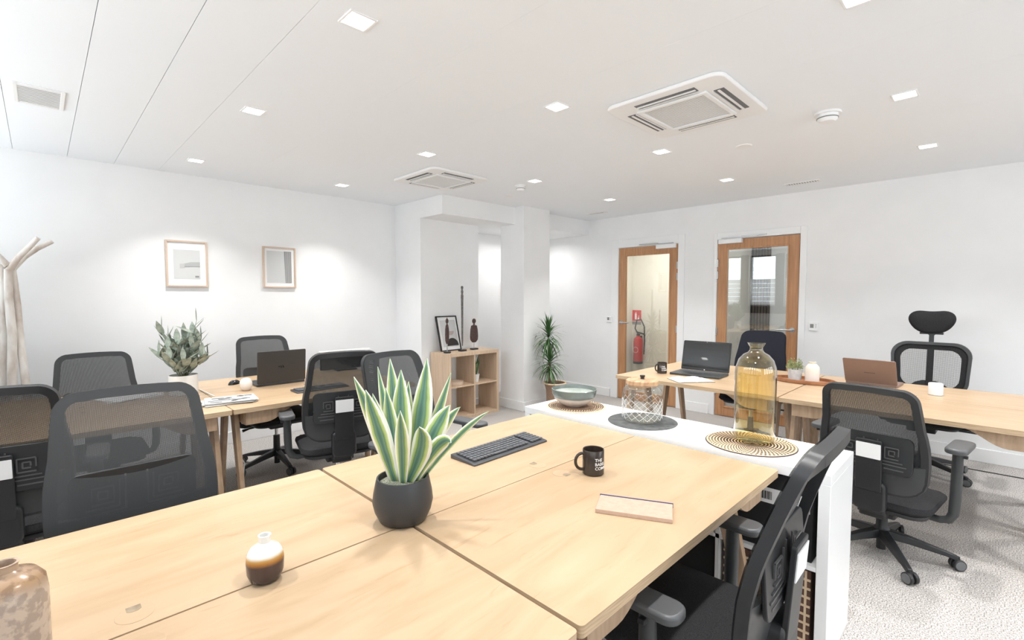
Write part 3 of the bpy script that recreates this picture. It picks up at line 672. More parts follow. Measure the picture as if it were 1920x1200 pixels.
# executive mesh chair with headrest
def exec_chair():
    t = thing('headrest_chair', 'grey-black mesh office chair with a padded headrest behind the right desk row', 'office chair', (5.02, .375, 0), R(88))
    star_base(t, .42, a0=80)
    obj('seat', cushion(.50, .48, .42, .49, cy=.02), 'fabric', t); obj('seat_pan', prism(rrect(.44,.42,.08), .40, .425), 'black', t, bevel=.005)
    addm = NB(); addbox(addm, (0,0,.375), (.18,.24,.06)); obj('tilt_mechanism', addm, 'black', t, bevel=.01)
    obj('lever', addbox(NB(), (-.24,.03,.385), (.24,.03,.012)), 'black', t, bevel=.003)
    # outer frame: rounded ring with two mesh windows
    W, Z0, Z1 = .255, .60, 1.035
    def out(ins, n=8):
        return [(x*(1-.10*max(0, -(z)/.22)), z+.8175) for x, z in rrect(2*W-2*ins, Z1-Z0-2*ins, .11-ins*.5, n)]
    def yy(x, z): return -.20-.10*(z-.6)+.35*x*x
    def ringm(i0, i1, f, b):
        bm = NB(); A, B = out(i0), out(i1); n = len(A); V = [[bm.verts.new((x, yy(x, z)+o_, z)) for (x, z), o_ in ((A[i], f), (A[i], b), (B[i], b), (B[i], f))] for i in range(n)]
        for i in range(n):
            for k in range(4): fc = bm.faces.new((V[i][k], V[(i+1) % n][k], V[(i+1) % n][(k+1) % 4], V[i][(k+1) % 4])); fc.smooth = k in (0, 2)
        bmesh.ops.recalc_face_normals(bm, faces=bm.faces); return bm
    obj('back_frame', ringm(0, .022, .012, -.02), 'black2', t)
    obj('inner_frame', ringm(.022, .062, -.002, -.014), 'fabric', t)
    bm = NB(); A = out(.03); c = bm.verts.new((0, yy(0, .82)+.006, .82)); vs = [bm.verts.new((x, yy(x, z)+.006, z)) for x, z in A]
    for i in range(len(vs)): bm.faces.new((c, vs[i], vs[(i+1) % len(vs)]))
    obj('mesh_panel', bm, 'mesh2', t)
    obj('spine', prism([(-.022,-.215),(.022,-.215),(.022,.2),(-.022,.2)], -.008, .008, TR(0, -.232, .8175) @ RX(94)), 'fabric', t, bevel=.003)
    obj('lumbar_arch', prism([(-.13,-.02),(.13,-.02),(.09,.02),(.04,.04),(-.04,.04),(-.09,.02)], -.006, .006, TR(0, -.228, .675) @ RX(94)), 'black2', t, bevel=.002)
    obj('neck', prism([(-.016,0),(.016,0),(.016,.07),(.03,.085),(-.03,.085),(-.016,.07)], -.006, .006, TR(0, -.262, 1.02) @ RX(94)), 'black2', t, bevel=.002)
    obj('headrest_bracket', addbox(NB(), (0, -.258, 1.108), (.15, .03, .018)), 'black2', t, bevel=.003)
    # butterfly shaped headrest
    bm = NB(); prof = [(-.155,.045),(-.135,.085),(-.09,.103),(-.045,.098),(0,.094),(.045,.098),(.09,.103),(.135,.085),(.155,.045),(.148,.0),(.115,-.052),(.07,-.085),(0,-.092),(-.07,-.085),(-.115,-.052),(-.148,.0)]
    lv = [(.0,1.0),(.02,.98),(.034,.86),(.04,.6)]; rings = []
    for s in (-1, 1):
        for (dy, k) in (lv if s > 0 else lv[::-1]): rings.append([bm.verts.new((x*k, -.24+.4*x*x+(dy*s if dy else 0)*.9+.0, 1.196+z*k)) for x, z in prof])
    rings = rings[:3]+rings[3:]
    for a, b in zip(rings[:-1], rings[1:]):
        for i in range(len(a)): f = bm.faces.new((a[i], a[(i+1) % len(a)], b[(i+1) % len(a)], b[i])); f.smooth = True
    bm.faces.new(rings[0][::-1]); bm.faces.new(rings[-1]); bmesh.ops.remove_doubles(bm, verts=bm.verts, dist=1e-5); bmesh.ops.recalc_face_normals(bm, faces=bm.faces)
    o = obj('headrest', bm, 'fabric', t); sb = o.modifiers.new('s', 'SUBSURF'); sb.levels = 1; sb.render_levels = 2
    addm = NB(); addbox(addm, (0,-.235,.55), (.10,.03,.22)); addbox(addm, (0,-.15,.42), (.10,.18,.03)); obj('back_bracket', addm, 'black', t, bevel=.006)
    for s in (-1, 1):
        arm = obj('armrest_post', tube([(s*.15,0,.39),(s*.27,0,.395),(s*.305,0,.44),(s*.31,0,.66)], .017, 10), 'black', t)
        pad = NB(); prism(rrect(.085,.25,.03), .655, .68, TR(s*.31,.04,0), pad); obj('arm_pad', pad, 'black2', arm, bevel=.008)
exec_chair()
def padded_chair():
    t = thing('padded_chair', 'plain dark navy upholstered office chair in front of the second glazed door', 'office chair', (4.83, 1.62, 0), R(90))
    star_base(t, .42, a0=60)
    obj('seat', cushion(.47, .46, .42, .49, cy=.02), 'navy', t); obj('seat_pan', prism(rrect(.42,.40,.08), .40, .425), 'black', t, bevel=.005)
    addm = NB(); addbox(addm, (0,0,.375), (.16,.22,.06)); obj('tilt_mechanism', addm, 'black', t, bevel=.01); obj('lever', addbox(NB(), (-.2,.03,.375), (.20,.025,.012)), 'black', t)
    obj('backrest', back_panel(-.02, .05, shrink=.98), 'navy', t)
    addm = NB(); addbox(addm, (0,-.235,.48), (.08,.02,.20)); addbox(addm, (0,-.15,.40), (.08,.18,.03)); obj('back_bracket', addm, 'black', t, bevel=.006)
padded_chair()

# ================================================================== WHITE OPEN CABINET
CX0, CX1, CY0, CY1, CZ = 2.052, 2.445, .402, 1.966, .757
t = thing('white_cabinet', 'long low white open cabinet between the foreground table and the right desk row', 'cabinet', ((CX0+CX1)/2, (CY0+CY1)/2, 0))
ww, ll = CX1-CX0, CY1-CY0
obj('top_board', bx(-ww/2, ww/2, -ll/2, ll/2, CZ-.04, CZ), 'cab', t, bevel=.002)
obj('base_board', bx(-ww/2, ww/2, -ll/2, ll/2, 0, .04), 'cab', t, bevel=.002)
for s in (-1, 1): obj('side_board', bx(-ww/2, ww/2, s*ll/2-(.04 if s > 0 else 0), s*ll/2+(0 if s > 0 else .04), .04, CZ-.04), 'cab', t, bevel=.002)
q = (ll-.08)/4
for i in range(1, 4): obj('divider', bx(-ww/2+.003, ww/2-.003, -ll/2+.04+q*i-.008, -ll/2+.04+q*i+.008, .04, CZ-.04), 'cab', t)
obj('shelf_board', bx(-ww/2+.003, ww/2-.003, -ll/2+.04, ll/2-.04, .372, .390), 'cab', t)
def basket(label, y, z, m, card=False):
    t = thing('storage_box', label, 'storage box', ((CX0+CX1)/2, y, z)); w, l, h, k = .34, .33, .315, .008
    bm = NB(); bx(-w/2, w/2, -l/2, l/2, 0, k, bm)
    for s in (-1, 1): bx(s*w/2-k*(s > 0), s*w/2+k*(s < 0), -l/2, l/2, k, h, bm); bx(-w/2+k, w/2-k, s*l/2-k*(s > 0), s*l/2+k*(s < 0), k, h, bm)
    obj('box_body', bm, m, t, bevel=.002)
    if card:
        c = obj('label_strip', bx(-w/2-.003, -w/2-.0005, -l/2+.01, l/2-.01, .19, .252), 'paper', t, label='white label strip with a barcode')
        bm = NB(); random.seed(4)
        y_ = -.02
        while y_ < .10:
            a = random.choice((.0015,.003,.004)); bx(-w/2-.0045, -w/2-.003, y_, y_+a, .205, .238, bm); y_ += a+random.choice((.002,.003))
        obj('barcode', bm, 'ink', c)
    if m == 'wicker':
        bm = NB()
        for i in range(1, 9):
            zz = h*i/9; bx(-w/2-.004, -w/2, -l/2, l/2, zz-.004, zz+.004, bm)
        for i in range(10):
            y_ = -l/2+l*(i+.5)/10; bx(-w/2-.005, -w/2, y_-.004, y_+.004, 0, h, bm)
        obj('weave', bm, 'mat_rattan', t)
yc = lambda i: CY0+.04+q*(i+.5)
basket('black storage box with a barcode label in the white cabinet, behind the foreground chair', yc(0), .390, 'felt', True)
basket('black storage box in the top row of the white cabinet, second from the right', yc(1), .390, 'felt')
basket('woven rattan box in the bottom row of the white cabinet, beside the wooden leg', yc(0), .04, 'wicker')
basket('black storage box in the bottom row of the white cabinet', yc(1), .04, 'felt')
# round mats
def rattan_mat(label, x, y, r, spiral):
    t = thing('rattan_placemat', label, 'placemat', (x, y, CZ))
    obj('mat_base', lathe([(0,0),(r*.995,0),(r,.002),(r*.99,.004),(0,.004)], 64), 'mat_rattan', t)
    bm = NB(); n = 9 if not spiral else 0
    for k in range(1, 15): # concentric coils
        rr = r*k/14.5; lathe([(rr-.003,.004),(rr,.0058),(rr+.003,.004)], 56, bm=bm)
    obj('coil', bm, 'mat_rattan', t)
    bm = NB(); m_ = 72
    for k in range(1, 15):
        rr = r*(k-.5)/14.5; cnt = max(8, int(m_*rr/r)) if not spiral else 60
        for i in range(cnt):
            a = 2*PI*i/cnt+(k*.07 if spiral else k*.5)
            lr = r/14.5*(.5 if not spiral else .62)
            addbox(bm, (rr*math.cos(a), rr*math.sin(a), .0056), (lr, (.0034 if spiral else .0046) if rr > r*.3 else .0020, .0016), Matrix.Rotation(a+(.9 if spiral else .35), 4, 'Z'))
    o = obj('stitching', bm, 'mat_dark', t); o['kind'] = 'stuff'
    if not spiral: obj('inner_coils', lathe([(0,.0064),(r*.64,.0068),(r*.67,.005)], 56), 'mat_brown', t, label='darker brown inner coils')
    bm = NB(); lathe([(r-.001,0),(r+.003,.002),(r-.001,.0045)], 64, bm=bm); obj('rim', bm, 'mat_dark' if spiral else 'mat_rattan', t)
rattan_mat('round coiled rattan placemat under the glazed bowl on the white cabinet', 2.262, 1.745, .172, False)
rattan_mat('round rattan placemat with dark spiral stitching under the amber bottle', 2.247, .752, .184, True)
o = obj('slate_placemat', lathe([(0,0),(.176,0),(.178,.002),(.176,.004),(0,.004)], 64), 'slate', loc=(2.243, 1.290, CZ)); tag(o, 'round dark grey placemat under the clear glass jar', 'placemat')
Z1 = CZ+.0075
# bowl
o = thing('bowl', 'wide glazed bowl, grey-green rim band over a beige base, on the rattan mat', 'bowl', (2.245, 1.745, Z1))
obj('bowl_shell', lathe([(0,0),(.045,0),(.05,.004),(.085,.020),(.115,.046),(.129,.075),(.133,.104),(.129,.106),(.124,.078),(.110,.050),(.08,.026),(.04,.012),(0,.010)], 48), 'bowl', o)
obj('inner_glaze', lathe([(.123,.084),(.1225,.078),(.1085,.0515),(.08,.0275),(.04,.0135),(0,.0115)], 48), 'bowl_in', o, label='pale glossy glaze inside')
# jar
t = thing('glass_jar', 'squat clear glass jar with a diamond-cut pattern and wooden lid', 'jar', (2.249, 1.296, CZ+.0045))
obj('jar_body', lathe([(0,.0),(.085,.0),(.098,.008),(.102,.03),(.102,.14),(.098,.165),(.085,.18),(.072,.186),(.070,.196)], 48), 'jar', t)
obj('jar_floor', lathe([(0,.010),(.090,.012),(.094,.02)], 40), 'jar', t)
bm = NB()
for s in (-1, 1):
    for i in range(16):
        pts = []
        for k in range(13):
            a = 2*PI*i/16+s*k*2*PI/16*.25; pts.append((.1028*math.cos(a), .1028*math.sin(a), .018+k*.0085))
        tube(pts, .0009, 4, bm)
obj('cut_pattern', bm, 'white', t)
bm = lathe([(0,.192),(.078,.190),(.083,.196),(.082,.214),(.074,.219),(0,.220)], 28)
for v in bm.verts:
    a = math.atan2(v.co.y, v.co.x); k = 1+.04*math.sin(3*a)+.02*math.sin(7*a); v.co.x *= k; v.co.y *= k
l = obj('lid', bm, 'cork', t); obj('lid_knob', lathe([(0,.219),(.011,.219),(.009,.226),(.014,.236),(.013,.240),(0,.240)], 16), 'black', l)
# amber bottle
t = thing('amber_bottle', 'tall amber glass bottle vase with a narrow flared neck', 'bottle', (2.282, .748, Z1))
pr = [(0,.006),(.070,.004),(.082,.012),(.086,.03),(.085,.12),(.0855,.30),(.083,.335),(.072,.368),(.052,.392),(.034,.402),(.027,.412),(.026,.424),(.034,.438),(.037,.444)]
obj('bottle_glass', lathe(pr, 48), 'amber', t)

# ================================================================== SMALL THINGS ON THE FOREGROUND TABLE
D = DT+.0004
t = thing('snake_plant', 'variegated snake plant with yellow-edged leaves in a round matt black pot', 'potted plant', (.765, 1.245, D))
obj('pot', lathe([(0,0),(.060,0),(.070,.006),(.084,.035),(.090,.062),(.087,.09),(.079,.128),(.077,.134),(.072,.134),(.073,.125),(.070,.11)], 48), 'bpot', t)
obj('soil', lathe([(0,.124),(.05,.122),(.0725,.116)], 32), 'gsoil', t)
def blade(base, tip, w, bend=(0,0,0), face=None, fold=.25, n=12):
    """a pointed leaf: base, tip, max width; UV u runs across"""
    bm = NB(); uvl = bm.loops.layers.uv.verify(); B, T = Vector(base), Vector(tip); bd = Vector(bend); rows = []
    cdir = (face or Vector((-.7,-.71,0))).normalized()
    for i in range(n+1):
        s = i/n; p = B.lerp(T, s)+bd*(4*s*(1-s)); 
        s2 = min(1, s+.02); q = B.lerp(T, s2)+bd*(4*s2*(1-s2)); tg = (q-p) if i < n else (T-B); tg.normalize()
        sd = tg.cross(cdir).normalized(); nn = sd.cross(tg).normalized()
        ww = w/2*(.45+.55*min(1, s/.45))*(1 if s < .5 else max(.0, (1-((s-.5)/.5)**2.0)))
        ww = max(ww, .0006)
        rows.append([bm.verts.new(p+sd*ww*u+nn*(-fold*ww*(abs(u)))) for u in (-1,-.5,0,.5,1)])
    for i in range(n):
        for j in range(4):
            f = bm.faces.new((rows[i][j], rows[i][j+1], rows[i+1][j+1], rows[i+1][j])); f.smooth = True
            for l, (uu, vv) in zip(f.loops, ((j/4, i/n), ((j+1)/4, i/n), ((j+1)/4, (i+1)/n), (j/4, (i+1)/n))): l[uvl].uv = (uu, vv)
    return bm
C0 = Vector((.765, 1.245, .855))
SL = [((.643,1.306,1.184), .034, (0,0,.012)), ((.738,1.338,1.201), .022, (0,0,0)), ((.781,1.338,1.222), .040, (0,0,0)), ((.657,1.263,1.15), .042, (-.005,0,.01)),
 ((.691,1.286,1.131), .032, (0,0,0)), ((.773,1.261,1.196), .048, (-.004,0,0)), ((.826,1.322,1.149), .024, (0,0,0)), ((.822,1.297,1.149), .034, (0,0,0)),
 ((.841,1.222,1.228), .052, (.006,0,0)), ((.861,1.259,1.197), .040, (.01,0,.0)), ((.918,1.202,1.177), .026, (0,0,-.01)), ((.854,1.125,1.097), .050, (0,0,.022)),
 ((.913,1.151,1.077), .030, (0,0,.028)), ((1.016,1.133,1.049), .018, (0,0,.02)), ((.695,1.141,1.104), .036, (-.0,0,.0)), ((.749,1.130,1.05), .048, (.02,-.01,.02)),
 ((.729,1.276,1.145), .034, (0,0,0)), ((.831,1.091,.996), .034, (.012,-.01,.05))]
for i, (tp, w_, bd) in enumerate(SL):
    T = Vector(tp); dr = (T-C0); off = Vector((dr.x, dr.y, 0)); off = off*.22
    m = blade(C0+off-Vector((.765,1.245,D)), T-Vector((.765,1.245,D)), w_*1.35, bd, Vector((-.7+.3*math.sin(i*2.1), -.71+.3*math.cos(i*1.7), .05)))
    o = obj('leaf', m, 'sans', t); so = o.modifiers.new('s', 'SOLIDIFY'); so.thickness = .002
# brown and white bud vase
t = thing('bud_vase', 'small round bud vase glazed white, amber and dark brown', 'vase', (.363, 1.209, D))
obj('vase_body', lathe([(0,0),(.026,0),(.034,.006),(.040,.022),(.0415,.048),(.0395,.066),(.031,.080),(.0165,.088),(.013,.092),(.0135,.106),(.0145,.109),(.011,.109),(.010,.096),(.010,.088)], 40), 'bud', t)
# speckled vase
t = thing('speckled_vase', 'tall speckled beige and brown glazed vase cut off at the left edge', 'vase', (-.061, 1.20, D))
obj('vase_body', lathe([(0,0),(.044,0),(.052,.008),(.056,.04),(.056,.15),(.053,.175),(.043,.189),(.026,.195),(.019,.200),(.018,.208),(.0205,.213),(.016,.213),(.014,.206),(.013,.19)], 48), 'bigvase', t)
# mugs
def text_mesh(s, size, bold=.012):
    c = bpy.data.curves.new('text', 'FONT'); c.body = s; c.size = size; c.offset = size*bold; c.extrude = 0; c.resolution_u = 2; c.space_line = .95
    o = bpy.data.objects.new('text', c); COL.objects.link(o); dg = bpy.context.evaluated_depsgraph_get(); dg.update()
    me = bpy.data.meshes.new_from_object(o.evaluated_get(dg)); bm = NB(); bm.from_mesh(me); bpy.data.objects.remove(o); bpy.data.meshes.remove(me); return bm
def mug(name, label, loc, rz, m, r=.041, h=.095, text=None, ta=0, hr=.028):
    t = thing(name, label, 'mug', loc, rz)
    obj('mug_body', lathe([(0,0),(r-.003,0),(r,.003),(r,h-.002),(r-.0015,h),(r-.004,h-.002),(r-.004,.006),(0,.005)], 40), m, t)
    obj('mug_handle', tube([(-r+.003-(hr+.003)*math.sin(PI*k/14)**.8, 0, h*(.52+.33*math.cos(PI*k/14))) for k in range(15)], .0058, 10), m, t)
    if text:
        bm = text_mesh(text, .0165*r/.041)
        bmesh.ops.subdivide_edges(bm, edges=[e for e in bm.edges if e.calc_length() > .003], cuts=3)
        for v in bm.verts:
            a = ta+v.co.x/r; z = h*.60+v.co.y; v.co = Vector(((r+.0006)*math.cos(a), (r+.0006)*math.sin(a), z))
        obj('lettering', bm, 'paper', t, label='white capital lettering')
    return t
MT = 'THE\nBABEL\nCOMMUNITY'
# the camera sees the mug from direction atan2(-1.07,-1.49): handle to the left in view
mug('mug', 'brown-black mug with white lettering on the foreground table', (1.488, 1.062, D), R(-35), 'mugb', text=MT, ta=R(-127+35-9+0), hr=.030)
mug('mug', 'small black mug with white lettering at the far end of the right desk row', (3.87, 2.04, D), R(-35), 'mugb', text=MT, ta=R(-127+35-30), hr=.022)
mug('mug', 'plain white mug on the right desk row beside the rose-gold laptop', (4.352, .268, D), R(-150), 'mugw', r=.040, h=.080, hr=.016)
# notebook (kraft)
def quad_slab(P, z0, z1, shrink=0):
    c = [sum(p[0] for p in P)/4, sum(p[1] for p in P)/4]; return prism([(c[0]+(p[0]-c[0])*(1-shrink), c[1]+(p[1]-c[1])*(1-shrink)) for p in P], z0, z1)
t = thing('notebook', 'closed kraft-brown notebook with a navy elastic band', 'notebook', (1.325, .785, D), R(-63.5))
obj('cover', bx(-.115, .115, -.062, .062, .010, .013), 'kraft', t, bevel=.001); obj('cover', bx(-.115, .115, -.062, .062, .0, .0025), 'kraft', t, bevel=.001)
obj('pages', bx(-.113, .113, -.060, .062, .0025, .010), 'paper', t)
obj('spine', bx(-.115, .115, -.064, -.060, 0, .013), 'kraft', t, bevel=.001)
obj('elastic_band', bx(-.1165, .1165, .047, .052, -.0, .0145), 'elastic', t)
# keyboards
def keyboard(label, loc, rz, L=.455, W=.15, rows=6, tilt=True, m='keyb'):
    t = thing('keyboard', label, 'keyboard', loc, rz)
    pts = [(-W/2,.0),(W/2,0),(W/2,.018 if tilt else .012),(-W/2+.012,.010),(-W/2,.006)]
    obj('keyboard_case', prism(pts, -L/2, L/2, RY(0) @ Matrix(((0,0,1,0),(1,0,0,0),(0,1,0,0),(0,0,0,1)))), m, t, bevel=.0025)
    n = int(L/.0197)-1; me = None; k = 0
    for r_ in range(rows):
        for c in range(n):
            xx = -L/2+.014+.0195*c+.0097; yy_ = -W/2+.026+.0195*r_+.0
            if yy_ > W/2-.012: continue
            if c in (n-5, n-9+0) and r_ < 6 and L > .4 and c == n-5: continue
            if r_ == 0 and 5 < c < 10:
                if c == 6: 
                    obj('space_bar', addbox(NB(), (xx+.029, yy_, .0155), (.075, .016, .006)), 'key', t, bevel=.0015)
                continue
            zz = .0125+(.008 if tilt else .002)*(yy_+W/2)/W
            if me is None:
                o = obj('key', addbox(NB(), (0,0,.003), (.0160,.0158,.006)), 'key', t, bevel=.0012); me = o
            else:
                o = me.copy(); COL.objects.link(o)
            o.location = (xx, yy_, zz)
            k += 1
    return t
keyboard('full-size black keyboard lying on the foreground table', (1.432, 1.515, D), R(1.8))
keyboard('thin black keyboard on the back left desk, half hidden by a chair', (1.44, 3.45, D), R(0), L=.38, W=.13, rows=5, tilt=False)

# ================================================================== RIGHT DESK ROW
def laptop(name, label, loc, rz, L, W, H_, ang, mlid, mbase, screen=True):
    """hinge line along local x at the origin, base towards -y, lid rising at ang degrees from the base"""
    t = thing(name, label, 'laptop', loc, rz)
    b = obj('laptop_base', prism(rrect(L, W, .012), 0, .018, TR(0, -W/2, 0)), mbase, t, bevel=.003)
    kb = NB(); n = 15
    for r_ in range(5):
        for c in range(n): addbox(kb, (-L*.42+L*.84*(c+.5)/n, -W*.10-.0175*r_-.012, .019), (L*.84/n*.82, .0145, .003))
    o = obj('keys', kb, 'key' if mbase == 'black2' else 'black', b); obj('touchpad', addbox(NB(), (-.01, -W*.78, .0183), (.10, .055, .0012)), 'black', b)
    m = Matrix.Rotation(R(90-ang), 4, 'X') @ TR(0, .002, 0) if False else TR(0, 0, .016) @ Matrix.Rotation(-R(ang-90), 4, 'X')
    l = obj('laptop_lid', prism(rrect(L, H_, .010), -.006, .0, m @ TR(0, 0, H_/2+.004) @ RX(90)), mlid, t, bevel=.002)
    if screen:
        obj('screen', prism(rrect(L-.026, H_-.04, .003), 0, .0012, m @ TR(0, 0, H_/2+.008) @ RX(90)), 'screen', l)
        obj('logo_dot', prism([(.005*math.cos(2*PI*k/14), .005*math.sin(2*PI*k/14)) for k in range(14)], 0, .0016, m @ TR(0, 0, .013) @ RX(90)), 'paper', l)
        obj('webcam', prism([(.002*math.cos(2*PI*k/8), .002*math.sin(2*PI*k/8)) for k in range(8)], 0, .0016, m @ TR(0, 0, H_-.004) @ RX(90)), 'paper', l)
    return t, l, m
# camera-facing open laptop: user side (-y local) points to -X
laptop('laptop', 'open black laptop with a dark screen facing the camera, beside the black mug', (4.135, 1.78, D), R(-90+4), .415, .255, .262, 104, 'black', 'black2')
t, l, m = laptop('laptop', 'rose-gold laptop seen from behind its half-open lid, right of the walnut tray', (4.47, .645, D), R(90-3), .325, .215, .212, 118, 'gold', 'gold', False)
bm = NB()
for i in range(9): addbox(bm, (-.03+.0075*i, .0075, .10), (.0045, .0008, .004 if i else .006))
bmesh.ops.transform(bm, matrix=m, verts=bm.verts); obj('maker_mark', bm, 'lapd', l)
t, l, m = laptop('laptop', 'dark grey laptop on the back left desk, closed-looking lid back towards the camera', (1.302, 3.83, D), R(180), .352, .235, .245, 95, 'lapd', 'black2', True)
bm = NB(); addbox(bm, (-.008, .0075, .125), (.007, .0008, .018), RY(22)); addbox(bm, (.008, .0075, .125), (.007, .0008, .018), RY(22)); addbox(bm, (.022, .0075, .128), (.010, .0008, .006))
bmesh.ops.transform(bm, matrix=m, verts=bm.verts); obj('lid_mark', bm, 'gloss', l)
# open notebook
t = thing('open_notebook', 'open white notebook lying in front of the black laptop', 'notebook', (3.700, 1.70, D), R(-38))
obj('cover', bx(-.15, .15, -.105, .105, 0, .003), 'ink', t)
def page(s):
    pts = [(0,.003)]+[(s*.148*k/8, .004+.012*math.sin(PI*min(1, k/8*1.15))**.7*(1 if k < 8 else .2)) for k in range(0, 9)]+[(s*.148,.003)]
    if s < 0: pts = pts[::-1]
    return prism(pts, -.102, .102, RX(90))
obj('page_block', page(1), 'paper', t); obj('page_block', page(-1), 'paper', t)
obj('pen_sketch', tube([(-.07,-.02,.0185),(-.05,.01,.0185),(-.04,-.01,.0185),(-.055,.03,.0185)], .0008, 4), 'ink', t)
# tray with plant and vase
t = thing('oval_tray', 'oval walnut tray holding a small plant and a pale vase', 'tray', (4.262, 1.04, D), R(2))
bm = NB()
lathe([(0,0),(.13,0),(.135,.006),(.135,.030),(.128,.030),(.127,.007),(0,.006)], 48, bm=bm)
for v in bm.verts: v.co.y *= 1.62; v.co.x *= .92
obj('tray_body', bm, 'tray', t, bevel=.001)
t = thing('potted_boxwood', 'small leafy boxwood in a pale concrete pot on the walnut tray', 'potted plant', (4.262, 1.105, D+.0078))
obj('pot', lathe([(0,0),(.040,0),(.045,.004),(.052,.088),(.046,.088),(.042,.075),(0,.074)], 32), 'cpot', t)
random.seed(3); bm = NB()
for i in range(420):
    th = random.uniform(0, 2*PI); ph = random.uniform(.0, 1.0); rr = .06*(.35+.65*random.random()); c = Vector((rr*math.cos(th)*math.sqrt(1-ph*ph*.6), rr*math.sin(th)*math.sqrt(1-ph*ph*.6), .088+ph*.085*random.uniform(.5,1)))
    d = Vector((math.cos(th), math.sin(th), random.uniform(.2,1.4))).normalized(); s_ = d.cross(Vector((random.random(), random.random(), random.random()))).normalized()
    a = random.uniform(.008,.013); v = [bm.verts.new(c), bm.verts.new(c+d*a*.6+s_*a*.38), bm.verts.new(c+d*a*1.3), bm.verts.new(c+d*a*.6-s_*a*.38)]; bm.faces.new(v)
o = obj('foliage', bm, 'leafb', t); o['kind'] = 'stuff'
bm = NB()
for i in range(12):
    a = i*2.4; tube([(.012*math.cos(a), .012*math.sin(a), .07), (.045*math.cos(a), .045*math.sin(a), .15+.02*math.sin(i))], .0012, 4, bm)
obj('stem', bm, 'stem', t)
t = thing('pale_vase', 'pale blush bottle-shaped vase with an amber tint on the walnut tray', 'vase', (4.262, .985, D+.0078))
obj('vase_body', lathe([(0,0),(.044,0),(.049,.006),(.050,.10),(.046,.122),(.032,.138),(.024,.143),(.024,.152),(.027,.156),(.021,.156),(.020,.14)], 40), 'pink', t)

# ================================================================== BACK LEFT DESK ROW
t = thing('sage_plant', 'bushy plant with grey-green oval leaves in a white cylinder pot', 'potted plant', (.69, 3.93, D))
obj('pot', lathe([(0,0),(.080,0),(.084,.004),(.086,.135),(.081,.135),(.080,.115),(0,.112)], 40), 'wpot', t)
obj('soil', lathe([(0,.118),(.0795,.116)], 24), 'soil', t)
random.seed(11)
def oval_leaf():
    bm = NB(); rows = []
    for i in range(7):
        s = i/6; w_ = .165*math.sin(PI*(.08+.92*s)**.9)*(1 if s < 1 else 0)+.004; z = .10*s*s
        rows.append([bm.verts.new((w_*u, s, z-.12*w_*abs(u)*0+.18*w_*abs(u))) for u in (-1, 0, 1)])
    for i in range(6):
        for j in range(2): f = bm.faces.new((rows[i][j], rows[i][j+1], rows[i+1][j+1], rows[i+1][j])); f.smooth = True
    me = bpy.data.meshes.new('leaf'); bm.to_mesh(me); bm.free(); me.materials.append(M['leafe']); return me
LM = oval_leaf()
stems = []
for i in range(22):
    a = i*2.399; rr = .25+.75*((i+.5)/22); lean = .155*rr; hgt = random.uniform(.20, .27)*(1.0 if rr < .75 else .62)
    if i == 4: a, lean, hgt = R(-42), .10, .385
    if i == 9: a, lean, hgt = R(135), .14, .31
    b0 = Vector((.02*math.cos(a), .02*math.sin(a), .12)); tp = Vector((lean*math.cos(a), lean*math.sin(a), .12+hgt)); stems.append((b0, tp, a))
bm = NB()
for b0, tp, a in stems: tube([b0, b0.lerp(tp, .5)+Vector((-.008*math.cos(a), -.008*math.sin(a), .01)), tp], [.003,.0025,.0015], 5, bm)
obj('stem', bm, 'stem', t)
for b0, tp, a in stems:
    nl = 12
    for k in range(nl):
        s = .22+.78*k/(nl-1); p = b0.lerp(tp, s); an = a+k*1.9+random.uniform(-.3,.3); el = random.uniform(.35, 1.0) if k < nl-1 else 1.45
        L_ = random.uniform(.085, .125); o = bpy.data.objects.new('leaf', LM); COL.objects.link(o); o.parent = t; o.location = p
        o.rotation_euler = (Matrix.Rotation(an, 4, 'Z') @ Matrix.Rotation(el, 4, 'X') @ Matrix.Rotation(random.uniform(-.5,.5), 4, 'Y')).to_euler(); o.scale = (L_*1.05, L_, L_)
t = thing('mouse', 'black computer mouse with a silver top on the back left desk', 'computer mouse', (1.045, 4.10, D), R(-50))
bm = NB(); bmesh.ops.create_uvsphere(bm, u_segments=20, v_segments=12, radius=1)
for v in bm.verts: v.co = Vector((v.co.x*.032, v.co.y*.055, max(0, v.co.z)*.034))
obj('mouse_body', bm, 'gloss', t, smooth=True)
bm = NB(); bmesh.ops.create_uvsphere(bm, u_segments=16, v_segments=8, radius=1)
for v in bm.verts: v.co = Vector((v.co.x*.016, v.co.y*.026, .020+max(0, v.co.z)*.0155))
obj('silver_cover', bm, 'ltgrey', t, smooth=True)
t = thing('pebble_vase', 'small cream pebble-shaped vase in front of the dark laptop', 'vase', (1.035, 3.765, D))
obj('vase_body', lathe([(0,0),(.020,0),(.033,.012),(.041,.038),(.040,.062),(.030,.082),(.020,.087),(.014,.084),(.014,.07)], 32), 'pink', t)
t = thing('magazine_stack', 'grey and white plastic-wrapped magazines at the near edge of the back left desk', 'magazines', (.85, 3.43, D), R(-10))
random.seed(5)
for i in range(5):
    a = random.uniform(-8, 8); bm = prism(rrect(.21, .28, .004), .0042*i, .0042*i+.0038, RZ(90+a) @ TR(random.uniform(-.01,.01), random.uniform(-.01,.01), 0)); obj('magazine', bm, ('ltgrey','paper','plug','paper','ltgrey')[i], t)
bm = NB()
for i in range(16):
    x_, y_ = random.uniform(-.11,.11), random.uniform(-.08,.08); addbox(bm, (x_, y_, .0225), (random.uniform(.03,.07), random.uniform(.008,.02), .0016), RZ(random.uniform(-30,30)))
obj('cover_print', bm, 'grey', t)
o = obj('pen', tube([(.80, 4.00, D+.005), (.815, 3.67, D+.005)], [.003,.0035], 8), 'wpot'); tag(o, 'slim pen lying beside the magazines on the back left desk', 'pen')
